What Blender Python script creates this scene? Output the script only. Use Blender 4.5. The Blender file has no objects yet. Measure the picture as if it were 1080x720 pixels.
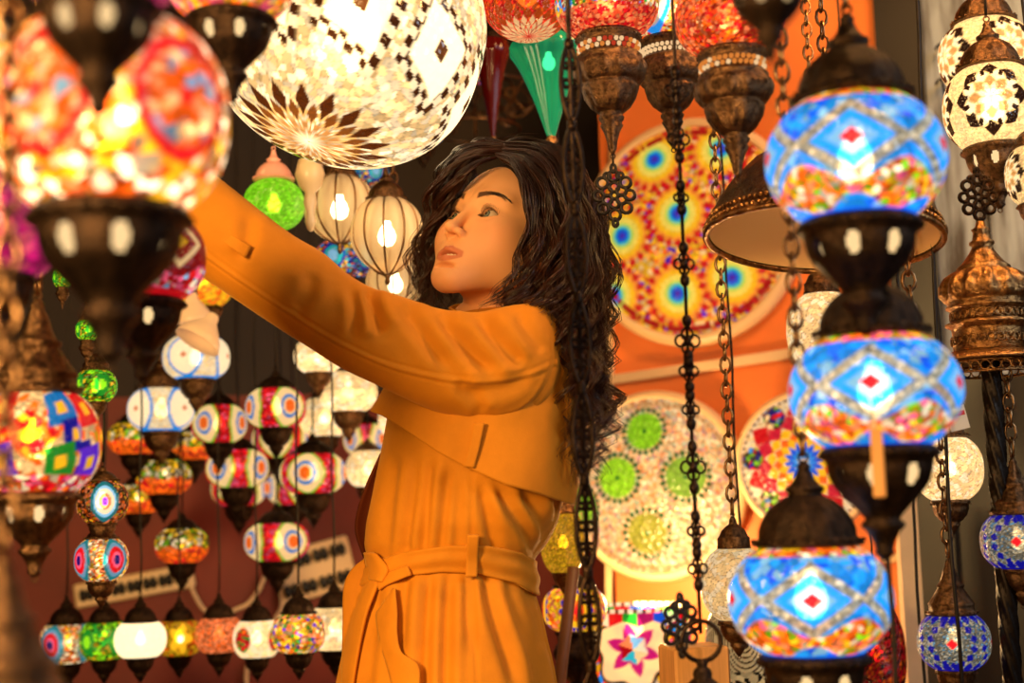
import bpy, math, random
import numpy as np
from mathutils import Vector, Matrix

random.seed(7)
RNG = np.random.default_rng(11)
PI = math.pi
SC = bpy.context.scene
COL = SC.collection

# ------------------------------------------------------------------ camera
CAM_H, PITCH, ROLL, FPX = 1.15, math.radians(7.0), math.radians(-1.7), 1500.0
cam_d = bpy.data.cameras.new('camera')
cam_d.sensor_width = 36.0
cam_d.lens = 50.0
cam = bpy.data.objects.new('camera', cam_d)
COL.objects.link(cam)
CAM_M = Matrix.Translation((0, 0, CAM_H)) @ Matrix.Rotation(PI / 2 + PITCH, 4, 'X') @ Matrix.Rotation(ROLL, 4, 'Z')
cam.matrix_world = CAM_M
SC.camera = cam
cam_d.dof.use_dof = True
cam_d.dof.focus_distance = 2.04
cam_d.dof.aperture_fstop = 3.0
cam_d.dof.aperture_blades = 0
cam_d.clip_start = 0.05

def P(px, py, d):
    """the place seen at pixel (px, py) of the 1080 x 720 photograph, d metres away along the view axis"""
    return CAM_M @ Vector(((px - 540) / FPX * d, -(py - 360) / FPX * d, -d))
CAM_R = np.array(CAM_M.to_3x3())
CAM_T = np.array(CAM_M.translation)

# ------------------------------------------------------------------ objects
def thing(name, label, cat, loc=(0, 0, 0), group=None, rot=None):
    o = bpy.data.objects.new(name, None)
    COL.objects.link(o)
    o.empty_display_size = 0.05
    o.location = loc
    if rot: o.rotation_euler = rot
    o['label'] = label; o['category'] = cat
    if group: o['group'] = group
    return o

def tag(o, label, cat, group=None):
    o['label'] = label; o['category'] = cat
    if group: o['group'] = group
    return o

def mesh(name, V, F, mats, smooth=True, col=None, midx=None):
    me = bpy.data.meshes.new(name)
    V = np.asarray(V, dtype=np.float32)
    F = [tuple(int(i) for i in f) for f in F] if not isinstance(F, np.ndarray) else F.tolist()
    me.from_pydata(V.tolist(), [], F)
    for m in (mats if isinstance(mats, (list, tuple)) else [mats]): me.materials.append(m)
    if smooth: me.polygons.foreach_set('use_smooth', [True] * len(me.polygons))
    if midx is not None: me.polygons.foreach_set('material_index', np.asarray(midx, dtype=np.int32))
    if col is not None:
        a = me.color_attributes.new('tint', 'FLOAT_COLOR', 'POINT')
        c = np.ones((len(V), 4), dtype=np.float32); c[:, :col.shape[1]] = col
        a.data.foreach_set('color', c.ravel())
    me.update()
    return me

def put(name, me, parent=None, loc=(0, 0, 0), scale=1.0, rot=None, label=None):
    o = bpy.data.objects.new(name, me)
    COL.objects.link(o)
    o.parent = parent
    o.location = loc
    o.scale = (scale,) * 3 if not isinstance(scale, (tuple, list)) else scale
    if rot is not None: o.rotation_euler = rot
    if label: o['label'] = label
    return o

def struct(name, me, **k):
    o = put(name, me, **k); o['kind'] = 'structure'; return o

class MB:
    """collects shapes into one mesh"""
    def __init__(s): s.V = []; s.F = []; s.n = 0; s.mi = []
    def add(s, V, F, mi=0):
        V = np.asarray(V, dtype=float)
        s.V.append(V); s.F += [tuple(int(i) + s.n for i in f) for f in F]; s.n += len(V); s.mi += [mi] * len(F)
        return s
    def box(s, c, h, R=None, bev=0.0, mi=0):
        c = np.array(c, float); h = np.array(h, float)
        if bev <= 0:
            V = np.array([[x, y, z] for x in (-1, 1) for y in (-1, 1) for z in (-1, 1)], float) * h
            F = [(0, 1, 3, 2), (4, 6, 7, 5), (0, 4, 5, 1), (2, 3, 7, 6), (0, 2, 6, 4), (1, 5, 7, 3)]
        else:
            V, F = bevel_box(h, bev)
        if R is not None: V = V @ np.array(R).T
        return s.add(V + c, F, mi)
    def tube(s, pts, r, k=6, closed=False, mi=0):
        V, F = tube(pts, r, k, closed); return s.add(V, F, mi)
    def lathe(s, prof, seg=24, c=(0, 0, 0), nrib=0, R=None, mi=0, holes=None):
        V, F = lathe(prof, seg, nrib, holes)
        if R is not None: V = V @ np.array(R).T
        return s.add(V + np.array(c, float), F, mi)
    def ball(s, c, r, seg=10, rings=6, mi=0):
        t = np.linspace(0, PI, rings + 1)
        pr = [(max(1e-4, math.sin(a)), -math.cos(a)) for a in t]
        V, F = lathe(pr, seg)
        return s.add(V * np.array(r) + np.array(c, float), F, mi)
    def ring(s, c, R, r, n=16, k=5, ax='z', mi=0, sq=(1, 1), M=None):
        a = np.linspace(0, 2 * PI, n, endpoint=False)
        x, y, z = R * np.cos(a) * sq[0], R * np.sin(a) * sq[1], 0 * a
        pts = {'z': np.stack([x, y, z], 1), 'y': np.stack([x, z, y], 1), 'x': np.stack([z, x, y], 1)}[ax]
        if M is not None: pts = pts @ np.array(M).T
        return s.tube(pts + np.array(c, float), r, k, True, mi)
    def mesh(s, name, mats, smooth=True):
        return mesh(name, np.concatenate(s.V), s.F, mats, smooth, midx=s.mi)

def bevel_box(h, b):
    h = np.asarray(h, float); V = []; idx = {}
    for i, sx in enumerate((-1, 1)):
        for j, sy in enumerate((-1, 1)):
            for k, sz in enumerate((-1, 1)):
                s = np.array((sx, sy, sz))
                for a in range(3):
                    v = s * (h - b); v[a] = s[a] * h[a]
                    idx[(sx, sy, sz, a)] = len(V); V.append(v)
    F = []
    sg = (-1, 1)
    def q(a, s):
        b1, b2 = [x for x in range(3) if x != a]; r = []
        for (p, t) in ((-1, -1), (1, -1), (1, 1), (-1, 1)):
            k = [0, 0, 0]; k[a] = s; k[b1] = p; k[b2] = t; r.append(idx[(*k, a)])
        return r
    for a in range(3):
        for s in sg: F.append(q(a, s))
    for a in range(3):
        b1, b2 = [x for x in range(3) if x != a]
        for p in sg:
            for t in sg:
                k0 = [0, 0, 0]; k1 = [0, 0, 0]; k0[a] = -1; k1[a] = 1
                for k in (k0, k1): k[b1] = p; k[b2] = t
                F.append([idx[(*k0, b1)], idx[(*k1, b1)], idx[(*k1, b2)], idx[(*k0, b2)]])
    for sx in sg:
        for sy in sg:
            for sz in sg: F.append([idx[(sx, sy, sz, a)] for a in range(3)])
    return np.array(V), F

def tube(pts, r, k=6, closed=False, flat=None):
    pts = np.asarray(pts, float); n = len(pts)
    r = np.broadcast_to(np.asarray(r, float), (n,))
    t = (np.roll(pts, -1, 0) - np.roll(pts, 1, 0)) if closed else np.gradient(pts, axis=0)
    t /= np.linalg.norm(t, axis=1, keepdims=True) + 1e-12
    nv = np.cross(t[0], (0.31, 0.17, 0.93)); nv /= np.linalg.norm(nv) + 1e-12
    N = np.zeros_like(pts)
    for i in range(n):
        nv = nv - t[i] * np.dot(nv, t[i]); nv /= np.linalg.norm(nv) + 1e-12; N[i] = nv
    B = np.cross(t, N)
    a = np.linspace(0, 2 * PI, k, endpoint=False)
    V = pts[:, None] + r[:, None, None] * (np.cos(a)[None, :, None] * N[:, None] + np.sin(a)[None, :, None] * B[:, None])
    V = V.reshape(-1, 3); F = []
    for i in range(n if closed else n - 1):
        i2 = (i + 1) % n
        for j in range(k):
            j2 = (j + 1) % k
            F.append((i * k + j, i * k + j2, i2 * k + j2, i2 * k + j))
    if not closed:
        F.append(tuple(range(k))[::-1]); F.append(tuple((n - 1) * k + j for j in range(k)))
    return V, F

def lathe(prof, seg=24, nrib=0, holes=None):
    """prof: (radius, z[, rib]); holes: (row0, row1, count, share) drops faces to make slots"""
    a = np.linspace(0, 2 * PI, seg, endpoint=False)
    V = []; F = []
    for p in prof:
        rib = p[2] if len(p) > 2 else 0.0
        r = p[0] * (1 + rib * (np.abs(np.sin(a * nrib / 2)) - 0.6)) if nrib else p[0] + 0 * a
        V.append(np.stack([r * np.sin(a), -r * np.cos(a), p[1] + 0 * a], 1))
    for i in range(len(prof) - 1):
        for j in range(seg):
            if holes and holes[0] <= i < holes[1]:
                ph = (j / seg * holes[2]) % 1.0
                mid = (holes[0] + holes[1] - 1) / 2; sh = holes[3] * math.sqrt(max(0, 1 - ((i - mid) / ((holes[1] - holes[0]) / 2 + .15)) ** 2))
                if abs(ph - 0.5) < sh / 2: continue
            j2 = (j + 1) % seg
            F.append((i * seg + j, i * seg + j2, (i + 1) * seg + j2, (i + 1) * seg + j))
    return np.concatenate(V), F

def spline(pts, n):
    """Catmull-Rom through pts, n samples"""
    p = np.asarray(pts, float); m = len(p)
    q = np.concatenate([[2 * p[0] - p[1]], p, [2 * p[-1] - p[-2]]])
    t = np.linspace(0, m - 1, n); i = np.minimum(t.astype(int), m - 2); f = (t - i)[:, None]
    a, b, c, d = q[i], q[i + 1], q[i + 2], q[i + 3]
    return 0.5 * (2 * b + (c - a) * f + (2 * a - 5 * b + 4 * c - d) * f ** 2 + (3 * b - a - 3 * c + d) * f ** 3)

# ------------------------------------------------------------------ colour
def lin(h):
    """'#rrggbb' (sRGB) to linear"""
    c = np.array([int(h[i:i + 2], 16) for i in (1, 3, 5)]) / 255
    return np.where(c <= 0.04045, c / 12.92, ((c + 0.055) / 1.055) ** 2.4)
def pal(*hs): return np.array([lin(h) for h in hs])

# ------------------------------------------------------------------ materials
def mat_nodes(name):
    m = bpy.data.materials.new(name); m.use_nodes = True
    nt = m.node_tree; nt.nodes.clear()
    out = nt.nodes.new('ShaderNodeOutputMaterial')
    return m, nt, out
def N(nt, t, **kw):
    n = nt.nodes.new(t)
    for k, v in kw.items():
        if k in n.inputs: n.inputs[k].default_value = v
        else: setattr(n, k, v)
    return n
def rgba(c): return (*[float(x) for x in c], 1.0)

def principled(name, col, rough=0.5, metal=0.0, var=0.0, vscale=30.0, bump=0.0, bscale=120.0, sheen=0.0, spec=0.5, col2=None, attr=None, sss=0.0, coords='Object', dist=0.002, stretch=None):
    m, nt, out = mat_nodes(name)
    b = N(nt, 'ShaderNodeBsdfPrincipled', Roughness=rough, Metallic=metal)
    b.inputs['Specular IOR Level'].default_value = spec
    if sheen: b.inputs['Sheen Weight'].default_value = sheen; b.inputs['Sheen Roughness'].default_value = 0.4; b.inputs['Sheen Tint'].default_value = rgba(np.array(col) ** 0.5)
    if sss:
        b.inputs['Subsurface Weight'].default_value = sss; b.inputs['Subsurface Radius'].default_value = (1, 0.35, 0.15); b.inputs['Subsurface Scale'].default_value = 0.008
    tc = N(nt, 'ShaderNodeTexCoord'); src = tc.outputs[coords]
    if stretch:
        mp = N(nt, 'ShaderNodeMapping'); mp.inputs['Scale'].default_value = stretch
        nt.links.new(src, mp.inputs['Vector']); src = mp.outputs['Vector']
    base = None
    if attr:
        a = N(nt, 'ShaderNodeAttribute', attribute_name=attr); base = a.outputs['Color']
    else:
        b.inputs['Base Color'].default_value = rgba(col)
    if var or col2 is not None:
        nz = N(nt, 'ShaderNodeTexNoise', Scale=vscale, Detail=5.0, Roughness=0.6)
        nt.links.new(src, nz.inputs['Vector'])
        if col2 is not None:
            mx = N(nt, 'ShaderNodeMix', data_type='RGBA')
            rp = N(nt, 'ShaderNodeValToRGB'); rp.color_ramp.elements[0].position = 0.38; rp.color_ramp.elements[1].position = 0.64
            nt.links.new(nz.outputs['Fac'], rp.inputs['Fac']); nt.links.new(rp.outputs['Color'], mx.inputs['Factor'])
            mx.inputs['A'].default_value = rgba(col); mx.inputs['B'].default_value = rgba(col2)
            nt.links.new(mx.outputs['Result'], b.inputs['Base Color'])
        else:
            mr = N(nt, 'ShaderNodeMapRange'); mr.inputs['From Min'].default_value = 0.3; mr.inputs['From Max'].default_value = 0.7
            mr.inputs['To Min'].default_value = 1 - var; mr.inputs['To Max'].default_value = 1 + var
            nt.links.new(nz.outputs['Fac'], mr.inputs['Value'])
            vm = N(nt, 'ShaderNodeVectorMath', operation='SCALE')
            if base is not None: nt.links.new(base, vm.inputs[0])
            else: vm.inputs[0].default_value = tuple(float(x) for x in col)
            nt.links.new(mr.outputs['Result'], vm.inputs['Scale'])
            nt.links.new(vm.outputs['Vector'], b.inputs['Base Color'])
    elif base is not None:
        nt.links.new(base, b.inputs['Base Color'])
    if bump:
        nz = N(nt, 'ShaderNodeTexNoise', Scale=bscale, Detail=3.0)
        nt.links.new(src, nz.inputs['Vector'])
        bp = N(nt, 'ShaderNodeBump', Strength=bump, Distance=dist)
        nt.links.new(nz.outputs['Fac'], bp.inputs['Height']); nt.links.new(bp.outputs['Normal'], b.inputs['Normal'])
    nt.links.new(b.outputs['BSDF'], out.inputs['Surface'])
    return m

def glow_glass(name, emit=1.0, clear=0.22, rough=0.42, gloss=0.18):
    """lit mosaic glass: tiles of the 'tint' colours glow, and the bulb inside shines through"""
    m, nt, out = mat_nodes(name)
    a = N(nt, 'ShaderNodeAttribute', attribute_name='tint')
    b = N(nt, 'ShaderNodeBsdfPrincipled', Roughness=gloss)
    b.inputs['Emission Strength'].default_value = emit
    sc = N(nt, 'ShaderNodeVectorMath', operation='SCALE'); sc.inputs['Scale'].default_value = 0.35
    nt.links.new(a.outputs['Color'], sc.inputs[0])
    nt.links.new(sc.outputs['Vector'], b.inputs['Base Color']); nt.links.new(a.outputs['Color'], b.inputs['Emission Color'])
    vo = N(nt, 'ShaderNodeTexVoronoi', Scale=14.0); tc = N(nt, 'ShaderNodeTexCoord'); nt.links.new(tc.outputs['Object'], vo.inputs['Vector'])
    bp = N(nt, 'ShaderNodeBump', Strength=0.35, Distance=0.02); nt.links.new(vo.outputs['Distance'], bp.inputs['Height'])
    nt.links.new(bp.outputs['Normal'], b.inputs['Normal'])
    if clear <= 0:
        nt.links.new(b.outputs['BSDF'], out.inputs['Surface']); return m
    r = N(nt, 'ShaderNodeBsdfRefraction', Roughness=rough, IOR=1.12)
    nt.links.new(a.outputs['Color'], r.inputs['Color'])
    mx = N(nt, 'ShaderNodeMixShader'); mx.inputs[0].default_value = clear
    nt.links.new(b.outputs['BSDF'], mx.inputs[1]); nt.links.new(r.outputs['BSDF'], mx.inputs[2])
    nt.links.new(mx.outputs['Shader'], out.inputs['Surface'])
    return m

def emitter(name, col, s):
    m, nt, out = mat_nodes(name)
    e = N(nt, 'ShaderNodeEmission', Color=rgba(col), Strength=s)
    nt.links.new(e.outputs['Emission'], out.inputs['Surface']); return m

def glass_mat(name, col, rough=0.05, emit=None, trans=0.6):
    """blown glass: partly see-through, glossy, a little diffuse"""
    m, nt, out = mat_nodes(name)
    b = N(nt, 'ShaderNodeBsdfPrincipled', Roughness=rough); b.inputs['Base Color'].default_value = rgba(col)
    if emit:
        b.inputs['Emission Color'].default_value = rgba(emit[0]); b.inputs['Emission Strength'].default_value = emit[1]
    t = N(nt, 'ShaderNodeBsdfTransparent', Color=rgba(np.clip(np.array(col) * 1.0, 0, 1)))
    mx = N(nt, 'ShaderNodeMixShader'); mx.inputs[0].default_value = trans
    nt.links.new(b.outputs['BSDF'], mx.inputs[1]); nt.links.new(t.outputs['BSDF'], mx.inputs[2])
    nt.links.new(mx.outputs['Shader'], out.inputs['Surface']); return m

BRONZE = principled('aged_bronze', (0.20, 0.105, 0.05), 0.36, 1.0, col2=(0.055, 0.03, 0.018), vscale=9.0, bump=0.35, bscale=38.0, dist=0.02)
DARK = principled('dark_bronze', (0.045, 0.024, 0.014), 0.45, 0.9, col2=(0.012, 0.007, 0.005), vscale=7.0, bump=0.3, bscale=30.0, dist=0.02)
BRASS = principled('polished_brass', (0.50, 0.26, 0.09), 0.3, 1.0, col2=(0.16, 0.075, 0.03), vscale=8.0, bump=0.3, bscale=30.0, dist=0.02)
IRON = principled('black_iron', (0.02, 0.014, 0.011), 0.5, 0.6, var=0.4, vscale=40)
CHAINM = principled('chain_bronze', (0.24, 0.13, 0.06), 0.36, 1.0, var=0.4, vscale=60)
BULB = emitter('bulb_glow', (1.0, 0.78, 0.48), 16.0)
NECK = emitter('frosted_neck_glow', (1.0, 0.66, 0.3), 1.1)
GLOW = glow_glass('lit_mosaic_glass', 1.0, 0.25, 0.42)
GLOWF = glow_glass('lit_bead_glass', 0.85, 0.10, 0.42)
PLATEM = glow_glass('backlit_mosaic_plate', 0.55, 0.0, 0.4, 0.3)
# ------------------------------------------------------------------ mosaic patterns (own colours of the tiles)
def hsh(c, seed):
    h = (c[..., 0].astype(np.int64) * 73856093) ^ (c[..., 1].astype(np.int64) * 19349663) ^ (c[..., 2].astype(np.int64) * 83492791) ^ (seed * 2654435761 % 2 ** 31)
    h = h & 0xffffffff
    out = []
    for k in range(3):
        h = (h ^ (h >> 16)) * 0x45d9f3b & 0xffffffff
        h = (h ^ (h >> 13)) * 0x119de1f3 & 0xffffffff
        h = h ^ (h >> 16)
        out.append((h & 0xffffff) / float(0x1000000))
    return np.stack(out, -1)

def cells(p, s, seed=1):
    q = p * s; i0 = np.floor(q)
    b1 = np.full(len(q), 1e9); b2 = b1.copy(); rid = np.zeros((len(q), 3))
    for dx in (-1, 0, 1):
        for dy in (-1, 0, 1):
            for dz in (-1, 0, 1):
                c = i0 + (dx, dy, dz)
                r = hsh(c, seed)
                d = ((c + r - q) ** 2).sum(1)
                nb = d < b1
                b2 = np.where(nb, b1, np.minimum(b2, d)); rid[nb] = r[nb]; b1 = np.where(nb, d, b1)
    return np.sqrt(b2) - np.sqrt(b1), np.mod(rid * 7.31, 1.0)

def chips(p, s, palette, seed=1, grout=0.5, vary=0.6, gw=0.12):
    e, r = cells(p, s, seed)
    c = palette[np.minimum((r[:, 0] * len(palette)).astype(int), len(palette) - 1)]
    c = c * (1 - vary + 2 * vary * r[:, 1:2] ** 1.5)
    g = np.clip(e / gw, 0, 1)[:, None]
    return c * (grout + (1 - grout) * g), r

def wrap(a): return (a + PI) % (2 * PI) - PI
def near_lon(lon, n, off=0.0):
    st = 2 * PI / n
    return (lon - off + st / 2) % st - st / 2
def over(c, mask, val):
    m = np.clip(mask, 0, 1)[:, None]
    return c * (1 - m) + np.asarray(val) * m
def band(x, a, b, s=0.02): return np.clip((x - a) / s + .5, 0, 1) * np.clip((b - x) / s + .5, 0, 1)
def tri(x): return np.abs(((x / (2 * PI)) % 1.0) * 2 - 1)

C = dict(w='#ffe9bc', cream='#ffd894', red='#d4111c', or_='#ff6a14', yel='#ffc21e', sky='#1f9bff', blue='#1250d8', navy='#0a0f8c', grn='#1f9a2a', lime='#8fe01c', pink='#ff5f86', mag='#d01c78', tur='#2cc8d6', pur='#5a24c8', sil='#b9b39e', dk='#2a1608', sal='#ff8a52', lb='#8fd4ff')
for k in list(C): C[k] = lin(C[k])

def pt_blue(lon, t, p, sd):
    s = 0.5
    base, r = chips(p, 9, np.array([C['sky'], C['sky'], C['lb'] * .8, C['blue'] * 1.6, C['sky'] * .8]), sd, .75, .35)
    dx = near_lon(lon, 5) / (PI / 5); ty = t - 0.06
    dia = np.abs(dx) + np.abs(ty) / 0.62
    base = over(base, band(dia, -1, .74, .05), C['sky'] * 1.1)
    base = over(base, band(dia, -1, .46, .05), C['lb'] * .75)
    beads, _ = chips(p, 17, np.array([C['sil'], C['w'] * .75, C['sil'] * .65, C['sil'] * .8]), sd + 3, .5, .5)
    base = over(base, band(dia, .76, 1.10, .05), beads)
    base = over(base, band(np.abs(dx) / .21 + np.abs(ty) / .15, -1, 1, .12), C['red'] * 1.1)
    warm, _ = chips(p, 13, np.array([C['or_'], C['yel'], C['sal'], C['pink'], C['or_'] * 1.2, C['lime'] * .8, C['w']]), sd + 5, .7, .6)
    edge = -0.42 - .20 * np.cos(dx * PI)
    base = over(base, band(t, -.86 + .12 * np.cos(dx * PI), -.42 + 0.16 * np.cos(dx * PI + PI), .04), warm)
    base = over(base, band(t, .80, 2, .03), warm)
    base = over(base, band(t, -2, -.93, .03), C['blue'] * 1.5)
    return base * 1.15

def eye_discs(base, lon, t, n, off, rad, asp, rings):
    d = np.hypot(near_lon(lon, n, off) , t * asp) / rad
    for (a, b, c) in rings: base = over(base, band(d, a, b, .06), c)
    return base

def pt_redeye(lon, t, p, sd):
    base, _ = chips(p, 9, np.array([C['red'], C['red'] * .8, C['pink'] * .8, C['red'] * 1.2]), sd, .6, .5)
    return eye_discs(base, lon, t, 4, PI / 4, .56, .56, [(0, 1.08, C['lime'] * .7), (0, .96, C['cream'] * .95), (.40, .60, C['sky'] * .55), (.26, .42, C['cream'] * .9), (0, .32, C['or_'] * .8)])
def pt_whiteeye(lon, t, p, sd):
    base, _ = chips(p, 12, np.array([C['w'], C['cream'], C['w'] * .9]), sd, .85, .15)
    st = .62
    base = eye_discs(base * .92, lon, t, 4, PI / 4 * (sd == 1), st, .6, [(.80, .95, C['sky'] * .75), (0, .8, C['w'] * 1.05), (0, .12, C['or_'] * .6)])
    return over(base, band(t, -2, -.92, .03) , C['sky'] * .8)
def pt_swirl(lon, t, p, sd):
    base, _ = chips(p, 5, np.array([C['cream'], C['w'], C['cream'] * .9]), sd, .5, .2, .10)
    w = np.sin(lon * 6 + 3 * np.sin(t * 4 + lon * 2))
    base = over(base, band(np.abs(w), -1, .16, .1) * .55, C['cream'] * .35)
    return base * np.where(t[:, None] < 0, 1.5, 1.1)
def pt_crackle(lon, t, p, sd):
    e, r = cells(p, 7.5, sd)
    c = np.array([C['cream'], C['w'], C['cream'] * .9])[(r[:, 0] * 3).astype(int)] * (.8 + .35 * r[:, 1:2])
    return over(c, np.clip(1 - e / .075, 0, 1) * .8, lin('#7a4a18')) * .9
def pt_plainwhite(lon, t, p, sd):
    c, _ = chips(p, 6, np.array([C['w']]), sd, .97, .03); return c * 1.5
def mk_chips(pal_, s=9, br=1.0, vary=.7, grout=.5):
    pl = np.array(pal_)
    return lambda lon, t, p, sd: chips(p, s, pl, sd, grout, vary)[0] * br
def pt_orange(lon, t, p, sd):
    top, _ = chips(p, 8, np.array([C['yel'], C['w'], C['dk'] * 2, C['lime'] * .6, C['yel'] * .6]), sd, .3, .8)
    low, _ = chips(p, 8, np.array([C['or_'], C['red'], C['or_'] * .8, C['or_']]), sd + 1, .5, .5)
    return over(top, band(t + .12 * np.cos(lon * 6), -2, -.12, .06), low * 1.3)
def pt_eyemulti(lon, t, p, sd):
    base, _ = chips(p, 10, np.array([C['cream'], C['sal'], C['yel'], C['w'], C['or_'] * .6]), sd, .3, .7)
    return eye_discs(base, lon, t, 4, .5 * sd, .52, .55, [(0, 1.05, C['tur'] * .35), (0, .85, C['lb'] * .5), (0, .66, C['red'] * 1.1), (0, .4, C['pink']), (0, .25, C['navy'] * .6)])
def pt_eyewhite(lon, t, p, sd):
    base, _ = chips(p, 10, np.array([C['or_'] * .4, C['sal'] * .7, C['dk'], C['yel'] * .5, C['dk'] * 2]), sd, .3, .8)
    return eye_discs(base, lon, t, 3, 0, .55, .6, [(0, 1.05, C['tur'] * .3), (0, .82, C['lb'] * 1.1), (0, .66, C['w'] * 1.2), (0, .42, C['sal']), (0, .22, C['pur'])])
def pt_green(lon, t, p, sd):
    base, _ = chips(p, 7, np.array([C['lime'] * .8, C['grn'], C['lime'], C['yel'] * .6, C['grn'] * .4]), sd, .3, .7)
    return eye_discs(base, lon, t, 5, .3, .35, .5, [(0, 1, C['grn'] * .8), (0, .5, C['lime'] * 1.2)])
def pt_flower(lon, t, p, sd):
    base, _ = chips(p, 7, np.array([C['yel'] * .6, C['or_'] * .5, C['yel'] * .4]), sd, .35, .5)
    dl = near_lon(lon, 4, .15); a = np.arctan2(t * .6, dl); d = np.hypot(dl, t * .6)
    base = over(base, band(d, -1, .44 + .12 * np.cos(a * 5), .05), C['yel'] * 1.05)
    return over(base, band(d, -1, .13, .05), C['w'] * 1.6)
def pt_creamflower(lon, t, p, sd):
    base, _ = chips(p, 7, np.array([C['w'], C['cream']]), sd, .85, .15)
    fl, _ = chips(p, 8, np.array([C['red'], C['or_'], C['grn'], C['red'] * .7]), sd + 1, .5, .4)
    d = np.hypot(near_lon(lon, 4, .9), t * .6)
    return over(base * 1.2, band(d, -1, .40, .05), fl)
def pt_f1(lon, t, p, sd):
    base, r = chips(p, 10, np.array([C['yel'], C['or_'], C['cream'], C['sal'], C['w'], C['yel'] * 1.3, C['or_'] * .7]), sd, .6, .8)
    base = np.where((r[:, 2:3] > .86), C['w'] * 2.6, base)
    dl = near_lon(lon, 5, .64); d = np.hypot(dl, (t + .02) * .75)
    base = over(base, band(d, .36, .47, .05), C['red'] * .9)
    inn, _ = chips(p, 10, np.array([C['or_'], C['sal'], C['cream'], C['lb'] * .5, C['or_'] * .8]), sd + 2, .6, .5)
    base = over(base, band(d, -1, .36, .05), inn)
    base = over(base, band(d, -1, .07, .05), C['red'])
    return over(base, band(t, .45, 2, .2) * .5, C['red'] * .8)
def pt_l1(lon, t, p, sd):
    base, _ = chips(p, 11, np.array([C['cream'], C['or_'], C['cream'] * .8]), sd, .6, .4)
    dl = near_lon(lon, 4, -.1) / (PI / 4)
    dia = np.abs(dl) / .72 + np.abs(t - .1) / .62
    fire, _ = chips(p, 7, np.array([C['or_'] * 1.1, C['red'], C['yel'], C['or_']]), sd + 1, .7, .5)
    base = over(base, band(dia, -1, .86, .04), fire)
    base = over(base, band(dia, -1, .28, .05), C['yel'] * 1.6)
    for cx, cy, cc in ((.66, .62, C['sky'] * .5), (.98, .12, C['navy']), (.62, -.42, C['grn'] * .7), (-.66, .62, C['red']), (-.62, -.42, C['pur'])):
        q = np.maximum(np.abs(wrap((dl - cx) * PI / 1) / PI + (t - cy) * .12) / .33, np.abs(t - cy - (dl - cx) * .25) / .33)
        base = over(base, band(q, -1, 1, .06), cc); base = over(base, band(q, -1, .36, .08), C['yel'] * .9)
    low, _ = chips(p, 10, np.array([C['red'], C['pink'], C['w'], C['or_']]), sd + 4, .6, .6)
    return over(base, band(t, -2, -.66, .04), low)
def pt_r1(lon, t, p, sd):
    base, _ = chips(p, 11, np.array([lin('#7a0210'), lin('#8c0414')]), sd, .8, .2)
    dl = near_lon(lon, 5, .62) / (PI / 5)
    dia = np.abs(dl) / .8 + np.abs(t - .2) / .62
    base = over(base, band(dia, .72, 1.0, .05), C['cream'] * .8)
    base = over(base, band(dia, -1, .3, .05), C['yel'] * .7)
    low, _ = chips(p, 10, np.array([C['pink'], C['w'], C['lb'], C['red'], C['pink']]), sd + 4, .6, .6)
    base = over(base, band(t + .18 * np.cos(dl * PI), -2, -.42, .04), low)
    return over(base, band(t, -2, -.84, .03), C['red'] * .8)
def pt_magenta(lon, t, p, sd):
    return chips(p, 6, np.array([C['mag'] * .8, C['pink'] * .7, C['mag'], C['mag'] * .5]), sd, .7, .4)[0]
def star_pole(base, a, rr, n, r0, r1, c1, c2):
    """rings of diamonds around a pole: a angle, rr radius"""
    k = 5
    for i in range(k):
        ra = r0 + (r1 - r0) * i / k; rb = r0 + (r1 - r0) * (i + 1) / k * 1.0
        rm = (ra + rb) / 2; hw = (rb - ra) * .95
        ph = ((a / (2 * PI) * n + .5 * (i % 2)) % 1.0) - .5
        d = np.abs(ph) * 2 / .92 + np.abs(rr - rm) / hw
        base = over(base, band(d, -1, .86, .1), c1 if i == k - 1 or i == k - 2 else c2)
    return base
def pt_bigwhite(lon, t, p, sd):
    base, r = chips(p, 17, np.array([C['w'], C['cream'], C['w'] * .85, C['cream'] * .8]), sd, .62, .45, .14)
    base = base * 1.05
    pol = np.hypot(p[:, 0], p[:, 1])
    low = (p[:, 2] < 0)
    a = np.arctan2(p[:, 0], -p[:, 1])
    pl_ = np.where(low, pol, 9) * 1.18
    st = star_pole(base.copy(), a, pl_, 16, .06, .44, lin('#f0b868'), lin('#c88a48'))
    ph = np.abs(((a / (2 * PI) * 16) % 1.0) - .5) * 2
    st = over(st, band(ph * 1.5 + np.abs(pl_ - .52) / .17, -1, .92, .08), lin('#4a220a'))
    st = over(st, band((1 - ph) * 1.5 + np.abs(pl_ - .40) / .13, -1, .92, .08), lin('#7a4418'))
    # spikes only reach out for every diamond of the outer ring
    base = st
    # windows round the middle, edged with mirror squares, and a chequer above
    dl = near_lon(lon, 9, .12) / (PI / 9); v = (t + .30 + .10 * dl) / .24
    q = np.maximum(np.abs(dl) / .62, np.abs(v))
    sqr = ((np.floor(dl * 4.5) + np.floor(v * 3.3)) % 2)
    mir = np.where(sqr[:, None] > 0, lin('#3a1c0a'), C['w'] * .9)
    base = over(base, band(q, 1.06, 1.42, .04), mir)
    base = over(base, band(q, -1, 1.0, .04), C['w'] * 1.5)
    base = over(base, band(np.maximum(np.abs(dl) / .15, np.abs(v) / .26), -1, 1, .06), lin('#5a3418'))
    chk = ((np.floor(lon * 11 + t * 3) + np.floor(t * 10)) % 2)
    dark2 = np.where(chk[:, None] > 0, lin('#2c150a'), C['w'] * 1.1)
    return over(base, band(t, .04, .28, .02) * (np.sin(lon * 4.5) > -.2), dark2)
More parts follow.
